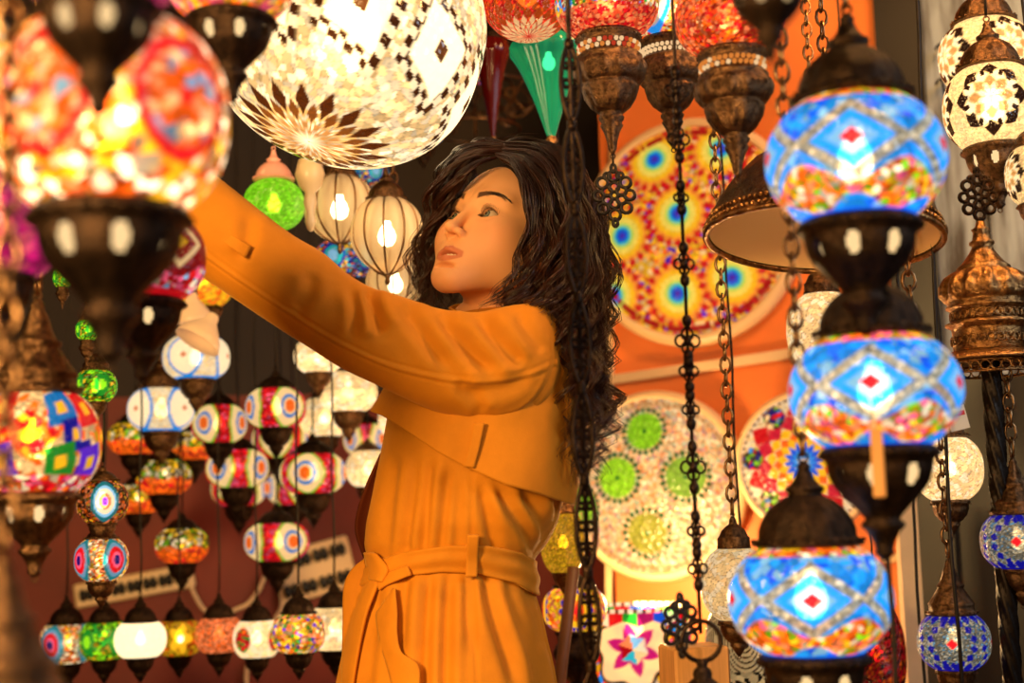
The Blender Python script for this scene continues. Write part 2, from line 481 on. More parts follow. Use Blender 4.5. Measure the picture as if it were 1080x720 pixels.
def pt_redstar(lon, t, p, sd):
    base, _ = chips(p, 16, np.array([C['red'], C['or_'] * .8, lin('#ff4020'), lin('#e02818')]), sd, .45, .5)
    a = np.arctan2(p[:, 0], -p[:, 1]); pol = np.where(p[:, 2] < 0, np.hypot(p[:, 0], p[:, 1]), 9)
    return star_pole(base, a, pol, 18, .12, .86, lin('#a04010'), C['cream'] * .8)
def pt_star(lon, t, p, sd):
    base, _ = chips(p, 26, np.array([C['cream'], lin('#ffd890'), C['cream'] * .85]), sd, .75, .3)
    base = base * 1.0
    dl = near_lon(lon, 4, .2); d = np.hypot(dl, t * .82); a = np.arctan2(t * .82, dl)
    dark = lin('#24120a')
    for i, (ra, rb, c) in enumerate(((.04, .26, C['w'] * 1.1), (.2, .42, lin('#c89050')), (.34, .58, C['w']), (.5, .72, dark))):
        ph = ((a / (2 * PI) * 8 + .5 * (i % 2)) % 1.0) - .5
        q = np.abs(ph) * 2 / .95 + np.abs(d - (ra + rb) / 2) / ((rb - ra) * .62)
        base = over(base, band(q, -1, .9, .1), c)
    ph = ((a / (2 * PI) * 16) % 1.0)
    return over(base, band(d, .46, .6, .03) * (ph > .55), dark)
def pt_bluesilver(lon, t, p, sd):
    sil, _ = chips(p, 17, np.array([C['sil'], C['w'] * .6, C['lb'] * .5, C['sil'] * .7]), sd, .3, .6)
    base = sil * .75
    dl = near_lon(lon, 4, .45); d = np.hypot(dl, t * .8); a = np.arctan2(t * .8, dl)
    base = over(base, band((d * 9) % 1.0, -.1, .28, .1) * band(d, -1, .5, .03), C['sil'] * .25)
    base = over(base, band(np.abs(dl) + np.abs(t) * .8, -1, .15, .03), C['red'] * .8)
    ph = np.abs(((a * 14 / (2 * PI)) % 1.0) - .5) * 2
    base = over(base, band(ph * 1.1 + np.abs(d - .62) / .13, -1, .95, .08), C['navy'] * 1.3)
    ph = np.abs(((lon * 16 / (2 * PI)) % 1.0) - .5) * 2
    for tc in (.86, -.86): base = over(base, band(ph + np.abs(t - tc) / .2, -1, .95, .08), C['navy'] * 1.3)
    return over(base, band(np.abs(t), .93, 2, .02), C['navy'] * 1.2) * .85
def pt_multieye(lon, t, p, sd):
    base, _ = chips(p, 9, np.array([C['navy'], C['sky'] * .7, C['tur'], C['yel'], C['or_'], C['blue'], C['dk']]), sd, .2, .7)
    return eye_discs(base, lon, t, 5, .2 * sd, .42, .6, [(0, 1, C['navy'] * 1.4), (0, .8, C['tur'] * .7), (0, .45, C['lb'])])
def pt_abig(lon, t, p, sd):
    base, _ = chips(p, 12, np.array([C['yel'], C['grn'], C['w'], C['sky'], C['or_'], C['red']]), sd, .6, .5)
    low, _ = chips(p, 16, np.array([lin('#ff5a30'), C['red'], C['sal']]), sd + 1, .6, .4)
    return over(base, band(t, -2, -.45, .04), low) * .9
def pt_bbig(lon, t, p, sd):
    base, _ = chips(p, 14, np.array([C['or_'], C['yel'], C['sal'], C['cream'], C['red']]), sd, .6, .5)
    return eye_discs(base, lon, t, 4, -.45, .5, .55, [(0, 1.1, C['sky']), (0, .9, C['sil']), (0, .55, C['sil'] * .6), (0, .2, C['red'])])
def pt_yellowtable(lon, t, p, sd):
    base, _ = chips(p, 8, np.array([C['yel'], C['or_'], C['yel'] * 1.2, C['sal']]), sd, .6, .5)
    dl = near_lon(lon, 4, .15); d = np.hypot(dl, t * .55); a = np.arctan2(t * .55, dl)
    base = over(base, band(d, -1, .5 + .05 * np.cos(a * 14), .04), C['navy'] * 1.5)
    base = over(base, band(d, -1, .42, .04), C['yel'] * 1.2); base = over(base, band(d, -1, .26, .04), C['or_'])
    return over(base, band(d, -1, .14 + .05 * np.cos(a * 5), .04), C['red'])
def pt_starshade(lon, t, p, sd):
    base, _ = chips(p, 9, np.array([C['or_'], C['sky'], C['w'], C['red'], C['yel'], C['pink']]), sd, .5, .4)
    off = -.10
    dl = near_lon(lon, 4, off); y = (t - .28) * .95; d = np.hypot(dl, y); a = np.arctan2(y, dl) + .3
    base = over(base, band(d, -1, .70 + .07 * np.cos(a * 6), .04), lin('#2a1004'))
    base = over(base, band(d, -1, .64 + .08 * np.cos(a * 6), .04), C['cream'] * 1.15)
    six = .22 + .26 * tri(a * 6)
    base = over(base, band(d, -1, six, .04), C['mag'] * .9)
    pie = np.array([C['w'], C['lb'], C['sal'], C['red'] * .6, C['tur'], C['cream']])[((a / (2 * PI) * 6) % 6).astype(int)]
    base = over(base, band(d, -1, .2 + .06 * tri(a * 6), .03), pie)
    zig = t + .1 * tri(lon * 12)
    tr = np.array([C['mag'] * .6, C['blue'], C['w'], C['red'], C['grn']])[((lon / (2 * PI) * 24) % 5).astype(int)]
    base = over(base, band(zig, .78, 1.2, .02), tr)
    return over(base, band(t, .93, 2, .01), np.where((np.sin(lon * 40) > 0)[:, None], C['w'], lin('#6a4020')))
def pt_spiral(lon, t, p, sd):
    base = np.tile(C['cream'] * .55, (len(t), 1)) 
    dl = near_lon(lon, 4, .0); d = np.hypot(dl, (t - .35) * .7)
    base = over(base, band((d * 12) % 1.0, -.1, .35, .15), lin('#3a2410') )
    base = over(base, band(d, -1, .13, .03), lin('#0c0804'))
    lo, _ = chips(p, 7, np.array([C['cream'] * .5, lin('#0c0804'), C['cream'] * .6]), sd, 1.0, .2)
    return over(base, band(t, -2, -.35, .03), lo)
def pt_redvase(lon, t, p, sd):
    return chips(p, 10, np.array([C['red'] * .7, C['or_'] * .6, C['red'], lin('#300404'), C['red'] * .4]), sd, .2, .6)[0] * .9
def pt_greenplain(lon, t, p, sd):
    return chips(p, 12, np.array([lin('#8fe820'), lin('#7cd818'), lin('#a8f038')]), sd, .8, .25)[0] * .8

# plates: x, y on the unit disc
def flower(c, x, y, cx, cy, R, ring, n=18):
    d = np.hypot(x - cx, y - cy) / R; a = np.arctan2(y - cy, x - cx)
    c = over(c, band(d, -1, .86, .03), ring[1])
    ph = np.abs(((a / (2 * PI) * n) % 1) - .5) * 2
    c = over(c, band(ph * 1.25 + np.abs(d - .94) / .17, -1, .95, .1), ring[0])
    for rr, cc, off in ring[2:]:
        ph2 = np.abs(((a / (2 * PI) * n + off) % 1) - .5) * 2
        c = over(c, band(d + .05 * ph2, -1, rr, .03), cc)
    return c
def plate_orange(x, y, p):
    c, r = chips(p, 26, np.array([C['yel'], C['or_'], C['sal'], C['yel'] * .9, C['yel'], C['cream'], lin('#ffb048'), lin('#ff9c38'), lin('#ffa840'), C['yel'], C['cream'], C['red'], C['pur']]), 5, .8, .3)
    R = [C['red'], lin('#ff9a30'), (.76, C['yel'] * 1.05, .5), (.60, lin('#ffe860'), 0), (.42, lin('#b8e860'), .5), (.33, C['tur'], 0), (.24, C['blue'] * 1.2, .5), (.11, C['pur'] * .8, 0)]
    for cx, cy in ((-.28, .70), (-.05, .14), (-.62, .0), (-.10, -.60), (.36, .72), (.55, .12), (.42, -.5), (-.75, -.55), (.85, .5)):
        c = flower(c, x, y, cx, cy, .30, R)
    d = np.hypot(x, y); a = np.arctan2(y, x)
    c = over(c, band(d, .90, .955, .01) * ((a * 46 / PI) % 1 > .14), lin('#a80c10'))
    return c
def plate_green(x, y, p):
    c, r = chips(p, 30, np.array([lin('#ffdca0'), lin('#ffb880'), C['w'], lin('#ffd090'), lin('#ffe0a8'), lin('#ff9850'), C['cream'], lin('#d8a868'), lin('#b8c8a0'), lin('#c89090')]), 9, .75, .35)
    for cx, cy, R, g in ((.0, .62, .25, lin('#8fd820')), (-.38, .14, .27, lin('#9ae024')), (.42, .04, .27, lin('#88b838')), (-.12, -.52, .27, lin('#a8a838')), (-.92, -.12, .25, lin('#98d830'))):
        d = np.hypot(x - cx, y - cy) / R; a = np.arctan2(y - cy, x - cx)
        ph = np.abs(((a / (2 * PI) * 22) % 1) - .5) * 2
        c = over(c, band(ph + np.abs(d - .98) / .16, -1, .95, .1), lin('#0c5a1c'))
        gg, _ = chips(p, 40, np.array([g, g * .8, g * 1.1]), 3, .7, .25)
        gg = gg * (.85 + .3 * (np.sin(d * 40) > 0))[:, None]
        c = over(c, band(d, -1, .84, .03), gg); c = over(c, band(d, -1, .10, .03), lin('#0c6a1c'))
    d = np.hypot(x, y); a = np.arctan2(y, x)
    return over(c, band(d, .91, .96, .01) * ((a * 40 / PI) % 1 > .3), lin('#c0905a'))
def plate_star(x, y, p):
    c, _ = chips(p, 20, np.array([C['w'], C['cream'], C['w']]), 13, .8, .15)
    d = np.hypot(x, y); a = np.arctan2(y, x)
    for i, (r0, r1, cc) in enumerate(((.60, .92, C['red']), (.46, .74, lin('#d01838')), (.40, .56, C['yel']), (.30, .46, C['or_']), (.22, .4, C['yel']), (.10, .3, C['blue'] * 1.3), (0, .2, C['sky']))):
        ph = np.abs(((a / (2 * PI) * 14 + .5 * (i % 2)) % 1) - .5) * 2
        c = over(c, band(ph * .95 + np.abs(d - (r0 + r1) / 2) / ((r1 - r0) * .55), -1, .95, .06), cc)
    rim, _ = chips(p, 14, np.array([C['navy'], C['red'], C['lime'], C['sky'], C['cream'], C['dk']]), 21, .3, .5)
    for k in range(7):
        th = k * 2 * PI / 7 + .25
        c = over(c, band(np.hypot(x - .80 * math.cos(th), y - .80 * math.sin(th)), -1, .17, .02), rim)
    return over(c, band(d, .93, .97, .01) * ((a * 30 / PI) % 1 > .3), lin('#8a5a3a'))
# ------------------------------------------------------------------ lamp parts
CEIL = 2.72
_cache = {}
def cached(key, fn):
    if key not in _cache: _cache[key] = fn()
    return _cache[key]

CAPS = {
 'dome': [(.58, -.06), (.66, -.01), (.67, .04), (.61, .07), (.60, .10), (.585, .18, .05), (.54, .30, .06), (.45, .43, .06), (.33, .53, .05), (.22, .59), (.20, .62), (.235, .65), (.235, .69), (.17, .73), (.11, .82), (.075, .92), (.09, .95), (.05, 1.0), (.002, 1.01)],
 'low': [(.56, -.06), (.62, -.01), (.62, .05), (.55, .08), (.50, .16, .05), (.40, .26, .05), (.26, .34), (.15, .39), (.17, .43), (.10, .50), (.06, .58), (.002, .60)],
 'tall': [(.58, -.08), (.70, -.02), (.70, .04), (.62, .08), (.60, .22, .05), (.64, .26), (.56, .34, .07), (.42, .56, .07), (.34, .70), (.38, .74), (.38, .78), (.29, .84), (.22, 1.02), (.17, 1.2), (.10, 1.32), (.12, 1.36), (.07, 1.46), (.002, 1.48)],
 'bell': [(.42, -.06), (.47, 0), (.46, .24, .02), (.47, .28), (.41, .33, .05), (.33, .50, .05), (.20, .62), (.12, .68), (.10, .80), (.05, .88), (.002, .89)],
}
CUPS = {
 'slot': [(.55, .06), (.66, .0), (.69, -.05), (.68, -.10), (.62, -.13), (.605, -.19), (.602, -.22), (.598, -.25), (.592, -.28), (.584, -.31), (.574, -.34), (.562, -.37), (.548, -.40), (.53, -.43), (.50, -.47), (.40, -.58, .05), (.30, -.68, .05), (.215, -.78), (.20, -.82), (.25, -.86), (.25, -.90), (.19, -.96), (.13, -1.06), (.10, -1.16), (.12, -1.2), (.05, -1.27), (.002, -1.28)],
 'small': [(.50, .06), (.56, .0), (.56, -.07), (.51, -.10), (.50, -.22, .05), (.44, -.40, .06), (.32, -.55, .05), (.22, -.62), (.25, -.68), (.18, -.76), (.11, -.88), (.04, -.98), (.002, -.99)],
 'urn': [(.52, .08), (.60, .03), (.63, -.03), (.62, -.10), (.57, -.13), (.565, -.17), (.565, -.36), (.60, -.39), (.64, -.43), (.63, -.48), (.68, -.55, .05), (.71, -.66, .09), (.68, -.80, .09), (.58, -.94, .06), (.52, -.97), (.55, -1.02), (.54, -1.06), (.49, -1.2, .1), (.38, -1.38, .1), (.25, -1.50), (.20, -1.54), (.245, -1.59), (.24, -1.63), (.19, -1.69), (.22, -1.75), (.15, -1.88), (.10, -2.05), (.08, -2.2), (.03, -2.3), (.002, -2.31)],
}
def cap_mesh(kind, m, seg=32):
    def f():
        b = MB(); b.lathe(CAPS[kind], seg, nrib=12)
        top = CAPS[kind][-1][1]
        b.ring((0, 0, top + .055), .06, .018, 14, 5, 'y')
        b.ring((0, 0, .0), .675 if kind != 'bell' else .47, .02, 28, 5)
        for k in range(28):                                 # beading round the lip
            a = k * 2 * PI / 28; r = CAPS[kind][2][0] * 1.01
            b.ball((r * math.sin(a), -r * math.cos(a), .045), .028, 5, 3)
        return b.mesh('cap', m)
    return cached(('cap', kind, m.name, seg), f)
def cup_mesh(kind, m, seg=48):
    def f():
        b = MB()
        b.lathe(CUPS[kind], seg, nrib=12, holes=(5, 13, 8, .31) if kind == 'slot' else None)
        b.ring((0, 0, CUPS[kind][-1][1] - .03), .045, .014, 12, 5, 'y')
        r = CUPS[kind][2][0] * 1.0
        for k in range(30):
            a = k * 2 * PI / 30
            b.ball((r * math.sin(a), -r * math.cos(a), CUPS[kind][2][1] - .02), .026, 5, 3)
        return b.mesh('cup', m)
    return cached(('cup', kind, m.name, seg), f)
def neck_mesh(): return cached('neck', lambda: MB().lathe([(.44, .1), (.44, -.26), (.36, -.44), (.2, -.5), (.002, -.5)], 20).mesh('glass_neck', NECK))
def bulb_mesh(): return cached('bulb', lambda: MB().lathe([(.002, -.24), (.12, -.21), (.19, -.12), (.21, 0), (.17, .13), (.10, .24), (.09, .34)], 16).mesh('bulb', BULB))

def chain_mesh(L, m=None, link=0.026, r=0.0022, w=0.0075):
    """oval links, real size, hanging from the top at z = L down to z = 0"""
    m = m or CHAINM
    n = max(1, int(round(L / (link * .74))))
    def f():
        b = MB(); step = L / n
        a = np.linspace(0, 2 * PI, 10, endpoint=False)
        for i in range(n):
            z = (i + .5) * step
            x = np.cos(a) * w; zz = np.sin(a) * step * .66
            pts = np.stack([x, 0 * x, zz], 1) if i % 2 else np.stack([0 * x, x, zz], 1)
            b.tube(pts + (0, 0, z), r, 4, True)
        return b.mesh('chain', m)
    return cached(('chain', round(L, 3), m.name, link, r, w), f)
def cord_mesh(L, r=0.0022, m=None):
    m = m or IRON
    def f():
        z = np.linspace(0, L, 24)
        return MB().tube(np.stack([.002 * np.sin(z * 21), .002 * np.cos(z * 17), z], 1), r, 5).mesh('cord', m)
    return cached(('cord', round(L, 3), r), f)

def globe_prof(asp, n, k=.70, e=2.4):
    """half height asp, neck radius sqrt(1-k)"""
    t = np.sin(np.linspace(-PI / 2, PI / 2, n)) * .35 + np.linspace(-1, 1, n) * .65
    return np.sqrt(np.maximum(1e-6, 1 - k * np.abs(t) ** e)), t * asp, t

def globe_mesh(pattern, asp, seed, nl, nt_, m=None, k=.70, e=2.4, br=1.0, closed=False):
    r, z, t = globe_prof(asp, nt_, k, e)
    a = np.linspace(-PI, PI, nl, endpoint=False)
    A, T = np.meshgrid(a, t); Rr = np.repeat(r[:, None], nl, 1); Z = np.repeat(z[:, None], nl, 1)
    V = np.stack([Rr * np.sin(A), -Rr * np.cos(A), Z], -1).reshape(-1, 3)
    c = pattern(A.ravel(), T.ravel(), V, seed) * br
    i = np.arange(nt_ - 1)[:, None] * nl; j = np.arange(nl)[None]; j2 = (j + 1) % nl
    F = np.stack([i + j, i + j2, i + nl + j2, i + nl + j], -1).reshape(-1, 4)
    return mesh('globe', V, F, m or GLOW, True, c)

LAMPS = {}
DEPTH = {'B01': 3.06, 'B03': 2.92, 'B04': 3.10, 'B05': 3.06, 'B08': 2.86, 'B07': 2.70, 'BM2': 2.76, 'L2': 0.86, 'N2': 2.12, 'O2': 3.37, 'RB1': 3.52, 'RB2': 3.54, 'RE2': 3.01, 'RE3': 3.29, 'RE5': 3.19, 'S2': 2.31, 'S3': 2.25, 'W2': 2.96, 'WC1': 2.99, 'Y1': 3.08,
         'A': 1.98, 'Bq': 2.14, 'Cq': 1.76, 'BL3': 1.47, 'RG': 2.2}   # settled depths, so that no cord runs through a lamp above
def lamp(key, px, py, w, h, d, pattern, label, group=None, cap='dome', cup='slot', metal=None, seed=1, rot=0.0, to=None,
         chain='cord', br=1.0, res=1, k=.70, tilt=None, bulb=True, name='mosaic_lamp', capmetal=None, e=2.4, gm=None):
    """a hanging mosaic lamp whose globe is seen at (px, py), w x h pixels, d metres away"""
    d = DEPTH.get(key, d); metal = metal or BRONZE; capmetal = capmetal or metal
    R = w / 2 * d / FPX; asp = h / w
    loc = P(px, py, d)
    az = math.atan2(loc.x, loc.y)            # turns the same side to the shop's middle
    if key in ('WC1', 'WC2', 'WC3', 'WC4', 'WC5', 'W2', 'W3', 'K1', 'K2', 'K3', 'G2', 'B03', 'B08'): name = 'glass_lamp'
    o = thing(name, label, 'lamp', loc, group, (tilt[0] if tilt else 0, tilt[1] if tilt else 0, 0))
    nl, nt_ = {0: (56, 30), 1: (96, 52), 2: (160, 96), 3: (300, 190)}[res]
    put('globe', globe_mesh(pattern, asp, seed, nl, nt_, m=gm or (GLOW if d < 2.6 else GLOWF), k=k, br=br, e=e), o, scale=R, rot=(0, 0, rot - az))
    if bulb: put('bulb', bulb_mesh(), o, scale=R * min(1, asp + .2))
    seg = {0: 20, 1: 32, 2: 48, 3: 48}[res]
    top = asp * R
    if cap:
        put('cap', cap_mesh(cap, capmetal, seg), o, loc=(0, 0, asp * R), scale=R)
        top = asp * R + R * (CAPS[cap][-1][1] + .1)
    if cup:
        cp = put('cup', cup_mesh(cup, metal, 126 if cup == 'slot' else seg), o, loc=(0, 0, -asp * R), scale=R)
        if cup == 'slot': put('glass_neck', neck_mesh(), o, loc=(0, 0, -asp * R), scale=R)
        bot = -asp * R + R * CUPS[cup][-1][1]
    else: bot = -asp * R
    ztop = CEIL if to is None else to
    L = ztop - (loc.z + top)
    if chain and L > .012:
        me = cord_mesh(L) if chain == 'cord' else chain_mesh(L)
        if tilt:                                   # the chain still hangs plumb from the tilted cap
            q = Matrix.Rotation(tilt[1], 3, 'Y') @ Matrix.Rotation(tilt[0], 3, 'X')
            tp = q @ Vector((0, 0, top)); me = chain_mesh(ztop - loc.z - tp.z)
            put(chain, me, o, loc=(0, 0, top), rot=q.inverted().to_euler())
        else: put(chain, me, o, loc=(0, 0, top))
    LAMPS[key] = dict(o=o, top=loc.z + top, bottom=loc.z + bot, loc=loc, R=R)
    return o

def filigree(b, c, R, mi=0, r=.06, M=None):
    """a pierced pendant: rings round a flower inside a pointed outline, in the x-z plane; R is the half height"""
    c = np.array(c, float)
    def rg(x, z, rr, sq=(1, 1)):
        a = np.linspace(0, 2 * PI, 14, endpoint=False)
        pts = np.stack([x + rr * sq[0] * np.cos(a), 0 * a, z + rr * sq[1] * np.sin(a)], 1) * R
        if M is not None: pts = pts @ np.array(M).T
        b.tube(pts + c, r * R, 4, True, mi)
    for k in range(6):
        a = k * PI / 3 + PI / 6; rg(.26 * math.cos(a), .26 * math.sin(a), .15)
    rg(0, 0, .12); rg(.48, 0, .16); rg(-.48, 0, .16); rg(.36, .40, .17); rg(-.36, .40, .17); rg(.36, -.40, .17); rg(-.36, -.40, .17)
    rg(0, .62, .17); rg(0, -.62, .17); rg(0, .86, .09, (.8, 1.4)); rg(0, -.86, .09, (.8, 1.4)); rg(.2, .62, .1); rg(-.2, .62, .1)
# ------------------------------------------------------------------ the shop
REDWALL = principled('dark_red_wall', (0.17, 0.012, 0.005), 0.6, var=0.35, vscale=2.2, bump=0.15, bscale=30)
DARKBR = principled('dark_brown_boards', (0.014, 0.005, 0.003), 0.7, var=0.4, vscale=3)
ORWALL = principled('orange_panel', (0.80, 0.20, 0.035), 0.5, var=0.12, vscale=3.0, bump=0.1, bscale=40)
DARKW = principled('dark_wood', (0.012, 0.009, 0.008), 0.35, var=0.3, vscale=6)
CREAMW = principled('cream_painted_trim', (0.75, 0.52, 0.28), 0.5, var=0.1, vscale=8)
WEATHER = principled('weathered_blue_wood', (0.36, 0.41, 0.44), 0.8, col2=(0.07, 0.06, 0.05), vscale=5.0, bump=0.5, bscale=20, stretch=(6, 6, .7))
LIGHTW = principled('pale_wood', (0.62, 0.30, 0.10), 0.45, var=0.25, vscale=9, stretch=(8, 8, .6))
BROWNW = principled('brown_wood', (0.20, 0.075, 0.025), 0.5, var=0.3, vscale=8)
CREAMP = principled('cream_plastic', (0.85, 0.60, 0.36), 0.4)
BLACKP = principled('black_plastic', (0.012, 0.010, 0.010), 0.4)
CEILM = principled('dark_ceiling', (0.05, 0.028, 0.018), 0.8, var=0.3, vscale=4)
FLOORM = principled('worn_stone_floor', (0.16, 0.10, 0.06), 0.5, var=0.3, vscale=5, bump=.2, bscale=20)
RIM = principled('cream_plate_rim', (0.86, 0.58, 0.30), 0.35)

def slab(name, a, b, z0, z1, m, th=.06, sub=1):
    """an upright slab from a to b (x, y), its face towards the camera"""
    a = Vector(a); b = Vector(b); t = (b - a).normalized(); n = Vector((t.y, -t.x))   # towards the viewer when a is left of b
    c = (a + b) / 2 - n * th / 2
    M = np.array([[t.x, -n.x, 0], [t.y, -n.y, 0], [0, 0, 1]])
    return struct(name, MB().box((c.x, c.y, (z0 + z1) / 2), ((b - a).length / 2, th / 2, (z1 - z0) / 2), M).mesh(name, m, False))

CORNER = P(641, 385, 3.45); CX, CY = CORNER.x, CORNER.y
RW_A = math.radians(24)                                  # the right wall comes nearer to the right
tR = Vector((math.cos(RW_A), -math.sin(RW_A)))
LW_A = math.radians(8)
tL = Vector((math.cos(LW_A), math.sin(LW_A)))
LWC = Vector((.34, 4.30))
struct('floor', MB().box((0, 1.2, -.03), (3.4, 3.6, .03)).mesh('floor', FLOORM, False))
struct('ceiling', MB().box((0, 1.2, CEIL + .03), (3.4, 3.6, .03)).mesh('ceiling', CEILM, False))
pl = LWC - tL * 3.6
ZS = P(250, 415, 4.1).z
slab('wall_back', pl, LWC, 0, ZS, REDWALL)
slab('wall_back_upper', pl, LWC, ZS, CEIL, DARKBR)  # upper part of the back wall, near-black brown
slab('wall_left', (pl.x + .25, -2.2), (pl.x + .25, pl.y + .2), 0, CEIL, REDWALL) if False else None
pr = None
slab('trim_1', (LWC.x, LWC.y), (CX + .03, CY + .03), 0, CEIL, CREAMW, .05)     # the return between the two walls
nR = Vector((-tR.y * -1, -tR.x))                          # right wall normal towards the camera
nR = Vector((tR.y, -tR.x)); RWM = np.array([[tR.x, -nR.x, 0], [tR.y, -nR.y, 0], [0, 0, 1]])
def on_right(px, py, off=0.0):
    """where the ray of a pixel meets the right wall, lifted off by off"""
    a = P(px, py, 1.0); o = Vector(CAM_T); dr = a - o
    n3 = Vector((nR.x, nR.y, 0)); q = Vector((CX, CY, 0)) + n3 * off
    return o + dr * ((q - o).dot(n3) / dr.dot(n3))
def strip(name, p, q, w, m, th=.014):
    """a batten on the right wall"""
    d = (q - p); L = d.length; x = d.normalized(); y = Vector((-nR.x, -nR.y, 0)); z = x.cross(y) * -1
    M = np.array([[x.x, y.x, z.x], [x.y, y.y, z.y], [x.z, y.z, z.z]])
    return struct(name, MB().box((p + q) / 2, (L / 2, th / 2, w / 2), M, .003).mesh(name, m, False))
pr = on_right(950, 400).xy
slab('wall_right', (CX, CY), pr, 0, CEIL, ORWALL)
strip('trim_2', on_right(643, 401, .008), on_right(838, 372, .008), .024, CREAMW)
strip('trim_3', on_right(646, 110, .008), on_right(641, 720, .008), .016, CREAMW)
strip('trim_4', on_right(930, 590, .008), on_right(985, 582, .008), .02, CREAMW)
# dark door post and weathered planks at the right
po = pr + tR * .0
slab('door_1', pr + nR * .06, pr + tR * .10 + nR * .06, 0, CEIL, DARKW, .10)
st = pr + tR * .10
slab('trim_5', P(966, 640, 2.62).xy - Vector((.022, 0)), P(966, 640, 2.62).xy + Vector((.014, 0)), 0, 1.18, CREAMW, .03)
wa = st + nR * .02
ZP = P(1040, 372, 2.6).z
slab('wall_side', wa, wa + tR * .6, 0, ZP, DARKW, .04)  # dark slab put in for the shade on the lower planks
for i in range(5):
    a = wa + tR * (.115 * i); b = wa + tR * (.115 * i + .108)
    slab('wall_plank_%s' % 'abcde'[i], a + nR * (.006 * (i % 2)), b + nR * (.006 * (i % 2)), ZP, CEIL, WEATHER, .03)
for o in bpy.data.objects:
    if o.name.startswith('wall_plank'): o.name = 'trim_%d' % (6 + 'abcde'.index(o.name[-1]))

# ------------------------------------------------------------------ disc lamps on the orange wall
def plate(px, py, wpx, pattern, label, glowm=PLATEM, rot=0.0, d_off=.05, hk=1.0):
    c = on_right(px, py, d_off); dist = (CAM_M.inverted() @ c).z * -1
    R = wpx / 2 * dist / FPX
    nr, na = 120, 300
    rr = np.linspace(0.004, 1, nr); a = np.linspace(0, 2 * PI, na, endpoint=False)
    Rr, A = np.meshgrid(rr, a, indexing='ij')
    x, y = (Rr * np.cos(A)).ravel(), (Rr * np.sin(A)).ravel()
    z = .16 * (1 - (x ** 2 + y ** 2))
    col = pattern(x * math.cos(rot) + y * math.sin(rot), -x * math.sin(rot) + y * math.cos(rot), np.stack([x, y, 0 * x + .37], 1))
    i = np.arange(nr - 1)[:, None] * na; j = np.arange(na)[None]; j2 = (j + 1) % na
    F = np.stack([i + j, i + na + j, i + na + j2, i + j2], -1).reshape(-1, 4)
    o = thing('mosaic_disc_lamp', label, 'lamp', c, 'mosaic disc lamps on the orange wall')
    X = Vector((tR.x, tR.y, 0)); Z = Vector((nR.x, nR.y, 0)); Y = Vector((0, 0, 1))
    o.rotation_euler = Matrix(((X.x, Y.x, Z.x), (X.y, Y.y, Z.y), (X.z, Y.z, Z.z))).to_euler()
    put('mosaic_glass', mesh('mosaic_glass', np.stack([x, y, z], 1), F, glowm, True, col), o, scale=R)
    put('rim', MB().lathe([(.985, .03), (.995, .05), (1.06, .03), (1.085, -.05), (1.08, -.14), (.9, -.15)], 96).mesh('rim', RIM), o, scale=R)
    return o
plate(726, 243, 226, plate_orange, 'large orange mosaic disc with red-rimmed rainbow flowers high on the orange wall')
plate(690, 512, 186, plate_green, 'pale pink mosaic disc with lime green sun circles low on the orange wall', rot=.1)
plate(850, 487, 142, plate_star, 'white mosaic disc with a red and blue starburst behind the blue lamps', rot=.1, d_off=.13)

# ------------------------------------------------------------------ power strips and cables on the dark red wall
nL = Vector((tL.y, -tL.x))
def on_left(px, py, off=0.0):
    a = P(px, py, 1.0); o = Vector(CAM_T); dr = a - o
    n3 = Vector((nL.x, nL.y, 0)); q = Vector((LWC.x, LWC.y, 0)) + n3 * off
    return o + dr * ((q - o).dot(n3) / dr.dot(n3))
def power_strip(p, q, hw, rows, cols, label):
    o = thing('power_strip', label, 'power strip', (p + q) / 2, 'power strips on the dark red wall')
    x = (q - p).normalized(); y = Vector((-nL.x, -nL.y, 0)); z = Vector((0, 0, 1))
    z = (z - x * z.dot(x)).normalized(); y = z.cross(x)
    M = np.array([[x.x, y.x, z.x], [x.y, y.y, z.y], [x.z, y.z, z.z]]); L = (q - p).length
    o.rotation_euler = Matrix(M.tolist()).to_euler()
    put('board', MB().box((0, 0, 0), (L / 2, .016, hw), None, .006).mesh('board', CREAMP, False), o)
    for r in range(rows):
        for c in range(cols):
            b = MB(); cx = (c + .5) / cols * L * .92 - L * .46; cz = (r - (rows - 1) / 2) * hw * 1.05
            for s in (-1, 1):
                b.ball((cx + s * L / cols * .2, -.026, cz), (L / cols * .22, .016, hw / rows * .52), 10, 6)
            b.box((cx, -.024, cz), (L / cols * .2, .012, hw / rows * .22))
            put('plug', b.mesh('plug', BLACKP), o)
    return o
power_strip(on_left(79, 629, .017), on_left(205, 606, .017), .034, 1, 7, 'long cream power strip full of black plugs on the dark red wall')
power_strip(on_left(292, 612, .017), on_left(372, 590, .017), .075, 2, 4, 'wide cream double power strip with black plugs beside the coat')
def cable(pts, label, r=.006):
    V, F = tube(spline([on_left(*p, .03) for p in pts], 40), r, 6)
    tag(put('cable', mesh('cable', V, F, CREAMP)), label, 'cable', 'cream cables on the dark red wall')
cable([(198, 610), (206, 628), (216, 643), (232, 648), (250, 642), (262, 636), (273, 622), (280, 606)], 'cream cable sagging between the two power strips')
cable([(296, 622), (297, 640), (290, 655), (283, 690), (262, 700), (260, 740)], 'cream cable running down from the double power strip')
